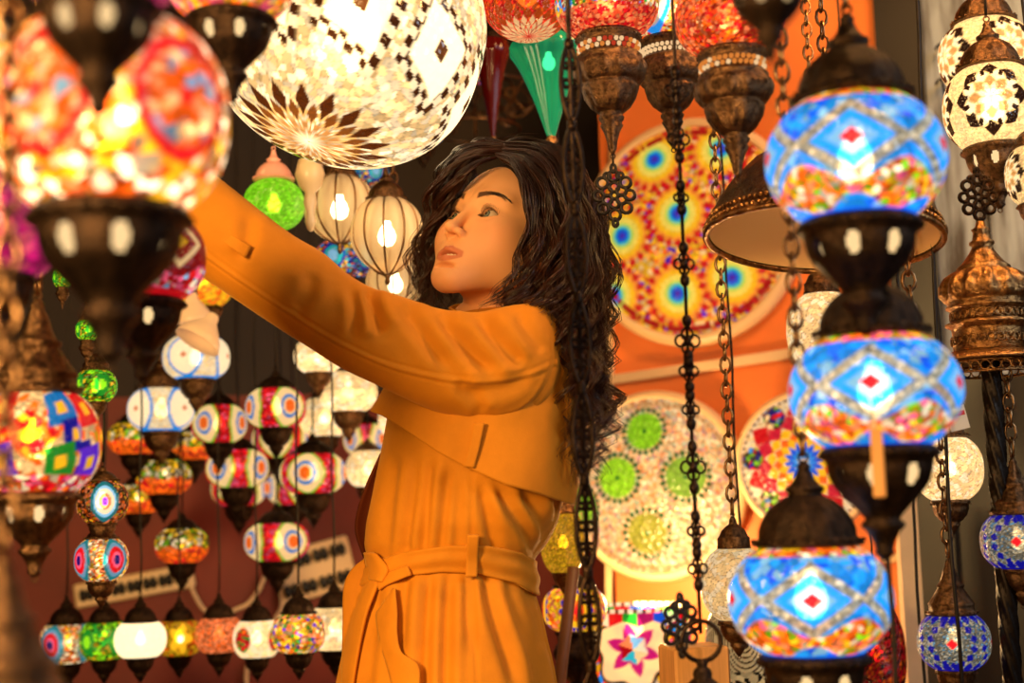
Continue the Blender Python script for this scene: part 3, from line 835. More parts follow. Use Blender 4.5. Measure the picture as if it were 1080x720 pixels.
# ------------------------------------------------------------------ near lamps, left
G_NEAR = 'hanging mosaic lamps close to the camera'
def L_(*a, **k): return lamp(*a, **k)
L_('T1', 105, -68, 190, 150, .88, pt_magenta, 'magenta lamp at the top left, its dark cup before the big red and yellow lamp', G_NEAR, metal=DARK, res=1, seed=3)
L_('F1', 117, 124, 245, 205, 1.06, pt_f1, 'big blurred red and yellow mosaic lamp at the end of the raised sleeve', G_NEAR, metal=DARK, res=2, seed=2, cap='low', to=None, br=1.25)
L_('T2', 243, -30, 140, 104, 1.42, mk_chips([C['yel'], C['or_'], C['cream'], C['pink'], C['sal']], 9, 1.1), 'orange and pink chip lamp cut off by the top edge beside the white globe', G_NEAR, metal=DARK, res=1, seed=9)
L_('M1', -2, 232, 140, 120, 1.30, pt_magenta, 'blurred pink mosaic lamp at the left edge below the big red and yellow lamp', G_NEAR, metal=DARK, cup='small', res=1, seed=5)
L_('M2', -32, 84, 96, 150, 1.2, mk_chips([C['cream'], C['w'], C['yel']], 8, 1.3), 'cream mosaic lamp just showing at the left edge', G_NEAR, res=0, seed=8)
L_('R1', 150, 272, 132, 92, 1.52, pt_r1, 'dark red mosaic lamp with cream zigzag frames and yellow squares below the sleeve end', G_NEAR, metal=DARK, res=2, seed=6, br=.95)
L_('L1', 38, 467, 134, 108, 1.55, pt_l1, 'mosaic lamp with a fiery diamond and blue and green squares at the left edge', G_NEAR, metal=BRONZE, cap='tall', res=2, seed=4, chain='chain')
L_('L2', 0, 800, 190, 140, .95, mk_chips([C['or_'], C['red'], C['yel']], 8, .5), 'dark bronze lamp top blurred in the bottom left corner', G_NEAR, metal=BRONZE, cap='tall', cup=None, res=1, seed=4, chain='chain')

# strand of small green lamps
GG = 'small green glass lamps on hanging strands'
for key, px, py, w, h, lb in (('S1', 46, 241, 17, 20, 'tiny green glass drop lamp by the blurred pink lamp'),
                              ('S2', 66, 293, 20, 20, 'tiny green glass drop lamp second in the slanting strand'),
                              ('S3', 92, 348, 24, 22, 'tiny green glass lamp above the green mosaic ball'),
                              ('S4', 101, 407, 44, 34, 'small green mosaic ball lamp beside the fiery diamond lamp')):
    L_(key, px, py, w, h, 2.3, pt_green, lb, GG, cap='tall', cup='urn' if key != 'S4' else 'small', res=0, seed=ord(key[1]), metal=BRONZE, chain='chain')
L_('S5', 108, 529, 54, 44, 2.35, pt_eyewhite, 'small mosaic lamp with one white and turquoise eye left of the orange lamps', 'small eye lamps', cap='low', cup='small', res=1, seed=2, rot=.1)
L_('S6', 107, 590, 56, 44, 2.35, pt_eyemulti, 'small mosaic lamp with two red and pink eyes above the bottom row', 'small eye lamps', cap='low', cup='small', res=1, seed=3, rot=-.9, to=LAMPS['S5']['bottom'])

# ------------------------------------------------------------------ far lamps, left
GW = 'white lamps with blue circles'
L_('W2', 207, 377, 70, 46, 3.05, pt_whiteeye, 'white lamp with two blue-ringed circles under the cream glass shades', GW, cap='low', cup='small', metal=BRONZE, seed=1, rot=.4)
L_('W3', 170, 432, 70, 46, 3.05, pt_whiteeye, 'white lamp with a dotted blue circle above the orange bead lamps', GW, cap='dome', cup='small', metal=BRONZE, seed=2, rot=.8 - .05)
L_('Y1', 212, 300, 66, 48, 3.15, mk_chips([C['yel'], C['or_'], C['yel']], 9, 1.0, .3, .8), 'yellow lamp half hidden below the sleeve', GW, cap='low', cup='small', seed=5)
GR = 'red lamps with cream eye discs'
red = [('RE1', 231, 447, 58, 40, 3.2, 'red lamp with cream eyes leftmost of the upper red lamps', .2),
       ('RE2', 291, 430, 64, 42, 3.2, 'red lamp with cream eyes highest of the red cluster', -.3),
       ('RE3', 250, 494, 66, 40, 3.15, 'red lamp with cream eyes left of the lower pair', .1),
       ('RE4', 330, 499, 70, 42, 3.15, 'red lamp with cream eyes right of the lower pair', .55),
       ('RE5', 292, 571, 68, 40, 3.15, 'red lamp with cream eyes lowest of the cluster, hanging alone', -.25),
       ('RB1', 296, 464, 60, 38, 3.55, 'red eye lamp half hidden right behind the highest red lamp', .6),
       ('RB2', 252, 515, 58, 36, 3.55, 'red eye lamp peeping out below the left one of the lower pair', .5),
       ('RB3', 310, 514, 58, 36, 3.6, 'red eye lamp peeping out left of the right one of the lower pair', -.4),
       ('RB4', 386, 464, 48, 34, 3.6, 'red eye lamp in the gap below the cream swirl lamps', .0)]
for i, (key, px, py, w, h, d, lb, ro) in enumerate(red):
    L_(key, px, py, w, h, d, pt_redeye, lb, GR, cap='low', cup='small', metal=DARK, seed=i + 1, rot=ro)
GC = 'cream swirl glass lamps'
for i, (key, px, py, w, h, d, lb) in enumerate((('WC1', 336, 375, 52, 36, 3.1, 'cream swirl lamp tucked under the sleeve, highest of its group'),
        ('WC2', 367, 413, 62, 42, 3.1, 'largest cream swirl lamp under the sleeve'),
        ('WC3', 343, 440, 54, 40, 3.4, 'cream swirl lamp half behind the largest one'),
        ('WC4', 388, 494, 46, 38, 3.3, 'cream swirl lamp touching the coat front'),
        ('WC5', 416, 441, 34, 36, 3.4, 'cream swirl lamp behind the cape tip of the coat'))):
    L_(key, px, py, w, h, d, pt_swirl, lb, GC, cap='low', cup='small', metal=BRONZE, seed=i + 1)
GO = 'orange bead lamps'
for i, (key, px, py, w, h, d, lb) in enumerate((('O1', 142, 462, 56, 34, 3.3, 'orange bead lamp just below the white lamp with the dotted circle'),
        ('O2', 173, 503, 58, 36, 3.2, 'orange bead lamp with a bright yellow top in the middle of the orange group'),
        ('O3', 192, 575, 56, 36, 3.2, 'orange bead lamp lowest of its group, above the power strip'),
        ('O4', 146, 526, 50, 30, 3.5, 'orange bead lamp partly behind the white and turquoise eye lamp'),
        ('O5', 205, 470, 48, 30, 3.5, 'dim orange bead lamp left of the red eye lamps'))):
    L_(key, px, py, w, h, d, pt_orange, lb, GO, cap='low', cup='small', metal=DARK, seed=i + 1, br=.8)
GB = 'row of lamps along the bottom'
row = [('B01', 70, 678, 58, 40, pt_eyemulti, 'cream chip lamp with a red eye at the left end of the bottom row', .45, 1.0),
       ('B02', 110, 675, 52, 38, pt_green, 'green mosaic lamp in the bottom row', .2, 1.0),
       ('B03', 148, 674, 54, 36, pt_plainwhite, 'plain white glowing lamp in the bottom row', 0, 1.0),
       ('B04', 189, 672, 48, 36, pt_flower, 'lamp with a yellow flower in the bottom row', -.1, 1.0),
       ('B05', 231, 669, 50, 36, mk_chips([C['sal'], C['or_'], C['sal'] * .8], 13, .95), 'salmon orange lamp in the bottom row', 0, 1.0),
       ('B06', 271, 673, 50, 38, pt_creamflower, 'cream lamp with red flowers in the bottom row', .0, 1.0),
       ('B07', 315, 667, 56, 40, mk_chips([C['yel'], C['sal'], C['grn'], C['cream'], C['or_'], C['pur'], C['yel']], 8, 1.0), 'many-coloured chip lamp in the bottom row', 0, 1.0),
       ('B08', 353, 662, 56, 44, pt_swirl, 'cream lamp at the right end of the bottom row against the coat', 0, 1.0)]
for i, (key, px, py, w, h, pt, lb, ro, br) in enumerate(row):
    L_(key, px, py, w, h, 3.0, pt, lb, GB, cap='dome', cup='small', metal=DARK, seed=i + 1, rot=ro, br=br, k=.55)

# cream tulip shades with a little arm
TUL = glass_mat('cream_tulip_glass', (.95, .66, .38), .25, emit=((1., .62, .3), .25), trans=.1)
def tulip(px, py, w, rx, ry, lb):
    d = 2.86 if rx > 0 else 2.74
    c = P(px, py, d); R = w / 2 * d / FPX
    o = thing('tulip_shade_lamp', lb, 'lamp', c, 'cream tulip glass shades', (rx, ry, 0))
    pr = [(.16, .9), (.26, .7), (.3, .5), (.55, .2), (.85, -.2), (1.0, -.55), (.97, -.57), (.82, -.2), (.5, .18), (.2, .5)]
    put('shade', MB().lathe(pr, 32).mesh('shade', TUL), o, scale=R)
    put('socket', MB().lathe([(.002, 1.25), (.2, 1.2), (.24, .86), (.18, .8)], 16).mesh('socket', BRONZE), o, scale=R)
    return o
tulip(203, 327, 46, .1, -.05, 'cream tulip glass shade hanging just below the yellow lamp')
tulip(215, 349, 52, -.3, .5, 'cream tulip glass shade tilted to the right above the white lamp')
for k, (px, py) in enumerate(((203, 312), (208, 335))):
    p = P(px, py, 2.95)

# ------------------------------------------------------------------ the big white lamp and its neighbours
L_('G', 366, 38, 290, 262, 2.0, pt_bigwhite, 'huge white mosaic globe lamp with dark diamond star on its underside', None, cap='low', cup=None, res=3, seed=3, k=.9999, e=2.6, rot=0.0,
   tilt=(math.radians(-14), math.radians(17)), chain='chain', br=1.3, gm=GLOWF)
PINKM = principled('pink_glass_cap', (.85, .42, .36), .25)
CREAMM = principled('cream_cap', (.85, .66, .42), .3)
L_('G2', 289, 216, 64, 54, 2.55, pt_greenplain, 'lime green glass ball lamp with a pink cap above the sleeve', None, cap='dome', cup=None, res=1, seed=3, k=.9, capmetal=PINKM)
fin = thing('finial_rod', 'cream turned finial hanging under the big white lamp between the green and ribbed lamps', 'finial', P(327, 196, 2.45))
put('rod', MB().lathe([(.002, .05), (.02, .045), (.026, .02), (.02, .0), (.009, -.012), (.012, -.03), (.007, -.05), (.010, -.062), (.006, -.075), (.002, -.08)], 16).mesh('rod', CREAMM), fin)
put('cord', cord_mesh(CEIL - P(327, 196, 2.45).z - .05), fin, loc=(0, 0, .05))

MELON = glass_mat('clear_ribbed_glass', (1.0, .86, .62), .08, emit=((1., .60, .25), .30), trans=.66)
def melon(px, py, w, h, d, lb, capm=BRONZE):
    c = P(px, py, d); R = w / 2 * d / FPX; asp = h / w
    o = thing('ribbed_glass_lamp', lb, 'lamp', c, 'clear ribbed glass lamps')
    t = np.linspace(-1, 1, 26); r = np.where(t > 0, np.sqrt(np.maximum(.10, 1 - .9 * np.abs(t) ** 2.6)), np.maximum(.05, np.cos(np.abs(t) * PI / 2) ** .62))
    prof = [(float(a), float(b * asp), .12) for a, b in zip(r, t)]
    put('glass', MB().lathe(prof, 80, nrib=10).mesh('glass', MELON), o, scale=R)
    wr = MB()
    for k in range(10):
        a = k * 2 * PI / 10
        pts = np.stack([r * .955 * math.sin(a), -r * .955 * math.cos(a), t * asp], 1); wr.tube(pts, .032, 5)
    put('wire_cage', wr.mesh('wire_cage', CHAINM), o, scale=R)
    put('cap', cap_mesh('dome', capm, 32), o, loc=(0, 0, asp * R * .94), scale=R * .86)
    put('finial', MB().lathe([(.002, -.30), (.05, -.26), (.09, -.16), (.06, -.08), (.12, 0), (.05, .06)], 14).mesh('finial', CHAINM), o, loc=(0, 0, -asp * R), scale=R)
    put('bulb', bulb_mesh(), o, scale=R * 1.25)
    zt = c.z + asp * R * .94 + R * .95
    put('chain', chain_mesh(CEIL - zt), o, loc=(0, 0, zt - c.z))
    return o
melon(358, 221, 72, 74, 2.6, 'clear ribbed glass lamp in the middle left, behind its taller neighbour')
melon(408, 249, 74, 84, 2.45, 'tall clear ribbed glass lamp nearest to the hair')
melon(417, 300, 60, 56, 2.65, 'clear ribbed glass lamp half hidden behind the sleeve')

GM = 'dark blue mosaic lamps in the background'
for i, (key, px, py, w, h, d, lb) in enumerate((('BM1', 388, 184, 44, 32, 3.0, 'blue mosaic lamp just under the big white lamp'),
        ('BM2', 362, 274, 62, 40, 2.9, 'blue mosaic lamp between the ribbed glass lamp and the sleeve'),
        ('BM3', 446, 132, 52, 40, 3.1, 'blue mosaic lamp at the lower right rim of the big white lamp'),
        ('BM4', 497, 68, 46, 50, 3.1, 'dark blue mosaic lamp right of the big white lamp'))):
    L_(key, px, py, w, h, d, pt_multieye, lb, GM, cap='low', cup='small', metal=DARK, seed=i + 2, rot=.3 * i, br=.65)

# dark red glass drop and the teal glass drop
def drop(px, ytop, ybot, w, d, m, lb, bulb):
    c = P(px, ytop, d); e = P(px, ybot, d); R = w / 2 * d / FPX; H = (c.z - e.z) / R
    o = thing('teardrop_glass_lamp', lb, 'lamp', c, 'glass teardrop lamps')
    t = np.linspace(0, 1, 24)
    r = np.where(t < .12, .86 + .14 * np.sin(t / .12 * PI / 2), 1 - .93 * ((t - .12) / .88) ** .72 * 1.0) * np.where(t > .12, 1, 1)
    r = np.maximum(r, .10)
    put('glass', MB().lathe([(float(a), float(-b * H), .07) for a, b in zip(r, t)], 72, nrib=12).mesh('glass', m), o, scale=R)
    put('cap', cap_mesh('dome', DARK, 32), o, loc=(0, 0, 0), scale=R * 1.25)
    put('finial', MB().lathe([(.10, .12), (.17, 0), (.09, -.12), (.16, -.26), (.06, -.42), (.1, -.55), (.002, -.75)], 14).mesh('finial', BRASS), o, loc=(0, 0, -H * R), scale=R)
    if bulb: put('bulb', bulb_mesh(), o, loc=(0, 0, -.55 * R), scale=R * .8)
    zt = c.z + R * 1.25 * 1.1
    put('chain', chain_mesh(CEIL - zt), o, loc=(0, 0, zt - c.z))
drop(578, 44, 152, 84, 2.42, glass_mat('teal_glass', (.02, .42, .22), .08, emit=((.0, .5, .22), .16), trans=.25), 'teal green glass teardrop lamp above the hair', True)
drop(517, 44, 150, 40, 2.9, glass_mat('dark_red_glass', (.10, .003, .003), .1, emit=((.6, .01, .01), .02), trans=.25), 'dark red glass teardrop lamp behind the hair', False)

# wrought-iron scroll chandelier high in the dark
c = P(500, 112, 3.45)
o = thing('wrought_iron_chandelier', 'dim scrolled iron chandelier in the dark between the big white lamp and the hair', 'chandelier', c)
b = MB()
for k in range(8):
    a = k * 2 * PI / 8; Mx = np.array(Matrix.Rotation(a, 3, 'Z'))
    th = np.linspace(0, 3.4 * PI, 40); rr = .012 + .012 * th / 1.4
    sc = np.stack([.10 + rr * np.cos(th) * .55, 0 * th, rr * np.sin(th) * .55], 1)
    b.tube(sc @ Mx.T, .0028, 5)
    b.tube((np.array([[.0, 0, .10], [.06, 0, .05], [.13, 0, -.02], [.17, 0, .03]])) @ Mx.T, .003, 5)
b.ring((0, 0, .03), .165, .004, 40, 5); b.ring((0, 0, -.06), .11, .003, 40, 5)
put('scrolls', b.mesh('scrolls', BRONZE), o)
put('chain', chain_mesh(CEIL - c.z - .1), o, loc=(0, 0, .1))

# ------------------------------------------------------------------ top, right of the hair
L_('RG', 556, -6, 98, 100, 2.25, pt_redstar, 'red mosaic ball lamp with a star of diamonds underneath, above the teal drop', None, cap='low', cup=None, res=2, seed=3, k=.9999, e=2.3, br=.95, tilt=(math.radians(-10), 0))
GU = 'lamps with big urn-shaped bronze bottoms'
def jewels(o, R, z):
    b = MB(); rg = random.Random(3)
    cols = []
    for row_ in range(2):
        for k in range(34):
            a = (k + .5 * row_) * 2 * PI / 34
            b.ball((.575 * math.sin(a), -.575 * math.cos(a), z - .215 - .10 * row_), .05, 6, 4, mi=rg.choice((0, 1, 2)))
    return b
JEW = [emitter('jewel_red', (1, .08, .03), .5), emitter('jewel_cream', (1, .62, .3), .9), emitter('jewel_orange', (1, .3, .05), .7)]
for key, px, py, w, h, d, pt, lb, sd, jj in (('A', 640, 2, 110, 76, 2.0, pt_abig, 'lamp with a jewelled urn-shaped bronze bottom directly above the hair', 2, (0, 2, 1)),
        ('Bq', 704, 10, 100, 70, 2.0, pt_bbig, 'urn-bottomed bronze lamp with a blue and silver roundel, behind the thin chain', 3, (1, 1, 1)),
        ('Cq', 770, 20, 116, 76, 1.95, mk_chips([C['or_'], C['red'], lin('#ff5020'), C['sal']], 15, .9), 'orange lamp over a ribbed bronze urn bottom beside the metal dome', 4, (2, 1, 2))):
    o = L_(key, px, py, w, h, d, pt, lb, GU, cap='low', cup='urn', metal=BRONZE, res=2, seed=sd, chain='chain')
    R = LAMPS[key]['R']
    cup = [x for x in o.children if x.name.startswith('cup')][0]
    put('jewel_band', jewels(o, R, 0).mesh('jewel_band', [JEW[i] for i in jj]), cup)
# pierced pendant below the first urn
fm = LAMPS['A']; x = fm['loc']
b = MB(); filigree(b, (0, 0, -.045), .044)
b.tube([(0, 0, .0), (0, 0, .02)], .0015, 5)
o = tag(put('filigree_pendant', b.mesh('filigree_pendant', IRON), None, loc=(x.x, x.y, fm['bottom'] - .012)), 'black pierced metal pendant hanging from the first urn-bottomed lamp', 'pendant')
L_('D', 806, -62, 128, 96, 1.02, mk_chips([C['or_'], C['cream'], C['yel']], 8, .8), 'blurred near lamp cut off by the top edge, dark slotted cup above the metal dome', G_NEAR, metal=DARK, res=1, seed=2)

# ------------------------------------------------------------------ the metal dome shade
c = P(868, 252, 1.92); R = 120 * 1.92 / FPX
o = thing('dome_shade_lamp', 'wide bronze dome shade with a cream inside and hanging chains', 'lamp', c, None, (math.radians(-6), math.radians(5.5), 0))
put('dome', MB().lathe([(1.0, 0), (1.03, .03), (1.03, .06), (1.0, .085), (1.0, .15), (.985, .17), (.93, .30, .0), (.82, .48), (.66, .66), (.46, .80), (.30, .87), (.22, .9), (.20, 1.0), (.25, 1.05), (.16, 1.12), (.12, 1.3), (.05, 1.4), (.002, 1.41)], 72).mesh('dome', BRONZE), o, scale=R)
put('lining', MB().lathe([(.99, .02), (.965, .16), (.90, .30), (.79, .46), (.63, .63), (.44, .76), (.2, .84), (.002, .86)], 72).mesh('lining', principled('cream_lining', (.80, .50, .22), .55)), o, scale=R)
b = MB()
for k in range(110):
    a = k * 2 * PI / 110
    b.ball((1.035 * math.sin(a), -1.035 * math.cos(a), .045), .022, 5, 3); b.ball((1.008 * math.sin(a), -1.008 * math.cos(a), .118), .02, 5, 3)
b.ring((0, 0, .0), 1.02, .03, 72, 5)
put('beaded_rim', b.mesh('beaded_rim', BRASS), o, scale=R)
put('bulb', bulb_mesh(), o, loc=(0, 0, .52 * R), scale=R * .45)
put('chain', chain_mesh(CEIL - c.z - R * 1.4), o, loc=(0, 0, R * 1.4), rot=(math.radians(6), -math.radians(5.5), 0))

# ------------------------------------------------------------------ the three blue lamps
GBL = 'blue mosaic lamps with red diamonds'
L_('BL1', 902, 170, 188, 132, 1.36, pt_blue, 'highest of the three blue mosaic lamps, in front of the metal dome', GBL, metal=DARK, res=3, seed=2, e=2.05, rot=-.02, capmetal=DARK, chain='chain')
L_('BL2', 923, 413, 180, 120, 1.38, pt_blue, 'middle one of the three blue mosaic lamps, under the highest', GBL, metal=DARK, res=3, seed=3, e=2.05, rot=-.04, to=LAMPS['BL1']['bottom'] - .004)
L_('BL3', 855, 632, 172, 116, 1.34, pt_blue, 'lowest of the three blue mosaic lamps, nearest the bottom edge', GBL, metal=DARK, res=3, seed=4, e=2.05, rot=.02, cap='dome', chain='chain')

# ------------------------------------------------------------------ right edge
GN = 'cream lamps with mirror stars'
L_('N1', 1040, 60, 98, 74, 2.25, pt_star, 'cream star lamp at the top right, behind and above its twin', GN, cap='dome', cup='small', metal=BRONZE, res=2, seed=1, rot=.35, br=1.3)
L_('N2', 1047, 114, 102, 86, 2.05, pt_star, 'cream star lamp with a dark bronze cup at the right, below its twin', GN, cap='dome', cup='slot', metal=BRONZE, res=3, seed=2, rot=-.22, br=1.35)
L_('N3', 1092, 185, 62, 62, 2.0, pt_star, 'cream lamp cut off by the right edge', GN, cap='dome', cup='slot', metal=BRONZE, res=1, seed=3, rot=.3)
L_('K1', 869, 350, 78, 82, 2.25, pt_crackle, 'pale crackle glass lamp left of the middle blue lamp', 'crackle glass lamps', cap='bell', cup='small', metal=BRONZE, res=2, seed=1, br=1.1, bulb=False, chain='chain', k=.8)
L_('K2', 1000, 494, 72, 68, 2.2, pt_crackle, 'glowing crackle glass lamp right of the middle blue lamp', 'crackle glass lamps', cap='low', cup='small', metal=BRONZE, res=2, seed=2, br=1.25, k=.8)
L_('K3', 776, 616, 74, 76, 2.1, pt_crackle, 'dim crackle glass lamp on a long link chain left of the lowest blue lamp', 'crackle glass lamps', cap='bell', cup='small', metal=BRONZE, res=2, seed=3, br=.8, bulb=False, chain='chain', k=.8)
L_('V1', 1006, 676, 76, 58, 1.95, pt_bluesilver, 'silver and navy mosaic lamp left of the twisted column', 'silver and navy mosaic lamps', cap='tall', cup='small', metal=BRONZE, res=2, seed=1, rot=-.5, chain='chain', to=P(1045, 392, 1.98).z + .008)
L_('V2', 1074, 570, 78, 58, 1.95, pt_bluesilver, 'silver and navy mosaic lamp right of the twisted column', 'silver and navy mosaic lamps', cap='tall', cup='small', metal=BRONZE, res=2, seed=2, rot=-.5, chain='chain', to=P(1045, 392, 1.98).z + .008)

# brass dome lantern on the twisted column
c = P(1045, 392, 1.98); S = 48 * 1.98 / FPX
o = thing('brass_dome_lantern', 'pierced brass lantern top with a pointed dome on the twisted column', 'lantern', c)
put('dome', MB().lathe([(.72, .45), (.76, .5), (.76, .9), (.78, .98), (.90, 1.04), (.90, 1.08), (.76, 1.14), (.74, 1.36), (.86, 1.42), (.86, 1.47), (.78, 1.50), (.90, 1.60), (.97, 1.74, .12), (.95, 1.94, .15), (.85, 2.10, .15), (.68, 2.22, .1), (.56, 2.28), (.58, 2.32), (.46, 2.42), (.36, 2.55), (.27, 2.68), (.21, 2.8), (.27, 2.84), (.27, 2.9), (.20, 2.94), (.17, 3.12), (.21, 3.18), (.12, 3.24), (.09, 3.36), (.002, 3.38)], 56, nrib=14).mesh('dome', BRASS), o, scale=S)
put('brim', MB().lathe([(.72, .46), (.9, .44), (1.25, .30), (1.30, .26), (1.28, .22), (1.0, .24), (.7, .3)], 64).mesh('brim', BRASS), o, scale=S)
b = MB()
for zz, rr, n in ((.08, 1.02, 30), (.70, .79, 26), (1.25, .78, 26)):
    for k in range(n):
        a = k * 2 * PI / n; Mx = np.array(Matrix.Rotation(a, 3, 'Z'))
        b.ring((rr * math.sin(a), -rr * math.cos(a), zz), .10 if zz < .3 else .085, .018, 10, 4, 'y', M=Mx)
b.ring((0, 0, .2), 1.02, .03, 56, 5); b.ring((0, 0, -.04), 1.02, .03, 56, 5)
for k in range(50):
    a = k * 2 * PI / 50; b.ball((1.22 * math.sin(a), -1.22 * math.cos(a), .30), .035, 5, 3)
put('pierced_band', b.mesh('pierced_band', BRASS), o, scale=S)
b = MB(); filigree(b, (0, 0, 3.92), .66, r=.07)
put('crest', b.mesh('crest', DARK), o, scale=S)
# twisted column below it
zc = c.z
b = MB()
a = np.linspace(0, 2 * PI, 33)[:-1]; nz = 160; V = []; F = []
for i in range(nz + 1):
    z = -zc * 1.0 + (zc + .02) * i / nz
    r = .0122 + .0020 * np.cos(6 * (a + z * 26))
    V.append(np.stack([r * np.cos(a), r * np.sin(a), 0 * a + z], 1))
V = np.concatenate(V)
for i in range(nz):
    for j in range(32): F.append((i * 32 + j, i * 32 + (j + 1) % 32, (i + 1) * 32 + (j + 1) % 32, (i + 1) * 32 + j))
b.add(V, F); b.lathe([(.10, -zc), (.10, -zc + .012), (.03, -zc + .04), (.018, -zc + .06)], 32)
o2 = tag(put('twisted_column', b.mesh('twisted_column', principled('dark_bronze_column', (.018, .012, .009), .45, .8)), None, loc=c), 'dark spirally twisted metal column at the right edge', 'column')
# white price tag
c = P(1010, 441, 1.93)
o = thing('price_tag', 'small white price tag with a red mark below the brass lantern', 'tag', c, None, (0, math.radians(-12), 0))
put('card', MB().box((0, 0, 0), (.013, .0006, .016)).mesh('card', principled('white_card', (.75, .7, .62), .6), False), o)
put('red_mark', MB().box((.002, -.001, .006), (.009, .0005, .003)).mesh('red_mark', principled('red_print', (.6, .03, .02), .6), False), o)
put('string', MB().tube([(0, 0, .014), (.002, 0, .035), (.006, .003, .06)], .0006, 4).mesh('string', CREAMM), o)

# ------------------------------------------------------------------ low things on the right
L_('Y2', 594, 572, 48, 62, 2.55, mk_chips([C['yel'], lin('#ffb030'), C['yel'] * .8], 16, .6, .5), 'amber crackle glass lamp peeping out behind the coat', None, cap='dome', cup='small', metal=BRASS, res=1, seed=3)
L_('F6', 606, 642, 68, 46, 2.65, pt_yellowtable, 'orange mosaic lamp with a blue-rimmed yellow flower beside the coat', None, cap='low', cup='urn', metal=DARK, res=2, seed=3, rot=-.1)
# star shade on its own short foot
c = P(672, 752, 2.75); R = 60 * 2.75 / FPX
o = thing('cylinder_table_lamp', 'cylindrical mosaic lamp with a pink six-pointed star on a cream flower', 'lamp', c)
zz = np.linspace(0, 1, 90); aa = np.linspace(-PI, PI, 200, endpoint=False); A, T = np.meshgrid(aa, zz)
hgt = 112 * 2.75 / FPX
V = np.stack([R * np.sin(A), -R * np.cos(A), T * hgt], -1).reshape(-1, 3)
colr = pt_starshade(A.ravel(), T.ravel() * 2 - 1, np.stack([np.sin(A.ravel()), -np.cos(A.ravel()), T.ravel() * 2], 1), 3)
i = np.arange(89)[:, None] * 200; j = np.arange(200)[None]
F = np.stack([i + j, i + (j + 1) % 200, i + 200 + (j + 1) % 200, i + 200 + j], -1).reshape(-1, 4)
put('shade', mesh('shade', V, F, GLOW, True, colr), o)
put('bulb', bulb_mesh(), o, loc=(0, 0, hgt * .8), scale=R * .7)
zf = c.z
put('foot', MB().lathe([(R * 1.04, .0), (R * 1.04, -.02), (R * .5, -.03), (R * .5, -zf + .7215), (.002, -zf + .7215)], 32).mesh('foot', DARK), o)
# a low cabinet carries the table lamps
cb = P(700, 720, 2.75)
o = thing('display_cabinet', 'low dark display cabinet under the cylindrical lamp', 'cabinet', (cb.x + .1, cb.y + .06, 0))
put('carcass', MB().box((0, 0, .34), (.40, .20, .34), None, .006).mesh('carcass', BROWNW, False), o)
put('top', MB().box((0, 0, .705), (.42, .215, .015), None, .004).mesh('top', LIGHTW, False), o)
for s in (-1, 1):
    dr = put('door', MB().box((s * .20, -.208, .34), (.19, .008, .30), None, .004).mesh('door', BROWNW, False), o)
    put('knob', MB().ball((s * .03, -.226, .38), .012).mesh('knob', BRASS), dr)
L_('K4', 786, 688, 84, 90, 2.35, pt_spiral, 'cream and black lamp with an eye spiral behind the lowest blue lamp', None, cap='low', cup='small', metal=DARK, res=2, seed=3, bulb=False, br=.7, k=.4)
L_('RV', 925, 690, 60, 100, 2.5, pt_redvase, 'red chip mosaic lamp behind the lowest blue lamp', None, cap='low', cup='small', metal=DARK, res=1, seed=3, br=.6)
# leaning pole
p0, p1 = P(585, 760, 2.5), P(605, 598, 2.5)
V, F = tube(np.array([p0 + (p0 - p1) * 3.0, p0, p1]), .011, 10)
tag(put('leaning_pole', mesh('leaning_pole', V, F, BROWNW)), 'brown wooden pole leaning beside the coat', 'pole')
# pale wooden block
c = P(731, 680, 2.2); hw = 30 * 2.2 / FPX
tag(put('wooden_post', MB().box((c.x, c.y, c.z / 2), (hw, hw, c.z / 2), np.array(Matrix.Rotation(.2, 3, 'Z')), .004).mesh('wooden_post', LIGHTW, False)), 'pale wooden post top behind the thin chain', 'post')

# ------------------------------------------------------------------ near ornamental chains
def ornate_chain(pts_px, d, label, orn_r, orn_px, thick, nodes):
    """rod-and-pendant chain; orn_px lists the heights of its pierced links"""
    p0, p1 = P(*pts_px[0], d), P(*pts_px[1], d)
    zt, zb = CEIL, p1.z
    o = thing('ornamental_chain', label, 'chain', (p1.x, p1.y, zb), 'dark ornamental chains in front of the wall')
    L = zt - zb
    put('rod', MB().tube([(0, 0, 0), (0, 0, L * .5), (0, 0, L)], thick, 6).mesh('rod', DARK), o)
    Mz = np.array(Matrix.Rotation(.25, 3, 'Z'))
    for (py, hpx) in orn_px:
        b = MB()
        z = P(pts_px[0][0] + (pts_px[1][0] - pts_px[0][0]) * (py - pts_px[0][1]) / max(1, pts_px[1][1] - pts_px[0][1]), py, d).z - zb
        h = hpx / 2 * d / FPX; w_ = orn_r * h; u = np.linspace(-1, 1, 22)
        if nodes:                                      # short four-petalled clusters
            for k in range(4):
                b.ring(np.array([w_ * .62 * math.cos(k * PI / 2), 0, w_ * .62 * math.sin(k * PI / 2)]) @ Mz.T + (0, 0, z), w_ * .55, .0016, 12, 4, 'y', M=Mz)
            b.ball((0, 0, z), (.005, .005, .006), 8, 5)
            for s in (-1, 1): b.ball((0, 0, z + s * h * .8), (.004, .004, .006), 8, 5)
        else:                                          # a lacy leaf: curved sides, scrolls and a spine
            for s in (-1, 1):
                side = np.stack([s * w_ * (1 - u ** 2) ** .8, 0 * u, u * h], 1)
                b.tube(side @ Mz.T + (0, 0, z), .0032, 5)
                for zz, rr in ((.45, .30), (.0, .40), (-.45, .30)):
                    b.ring(np.array([s * w_ * .45, 0, zz * h]) @ Mz.T + (0, 0, z), w_ * rr, .0026, 12, 4, 'y', M=Mz)
            for zz in (-.72, .72): b.ball((0, 0, z + zz * h), (.004, .003, .007), 8, 5)
        b.ball((0, 0, z + h), (.006, .006, .008), 8, 5); b.ball((0, 0, z - h), (.006, .006, .008), 8, 5)
        put('pierced_link', b.mesh('pierced_link', DARK), o)
    return o, p1
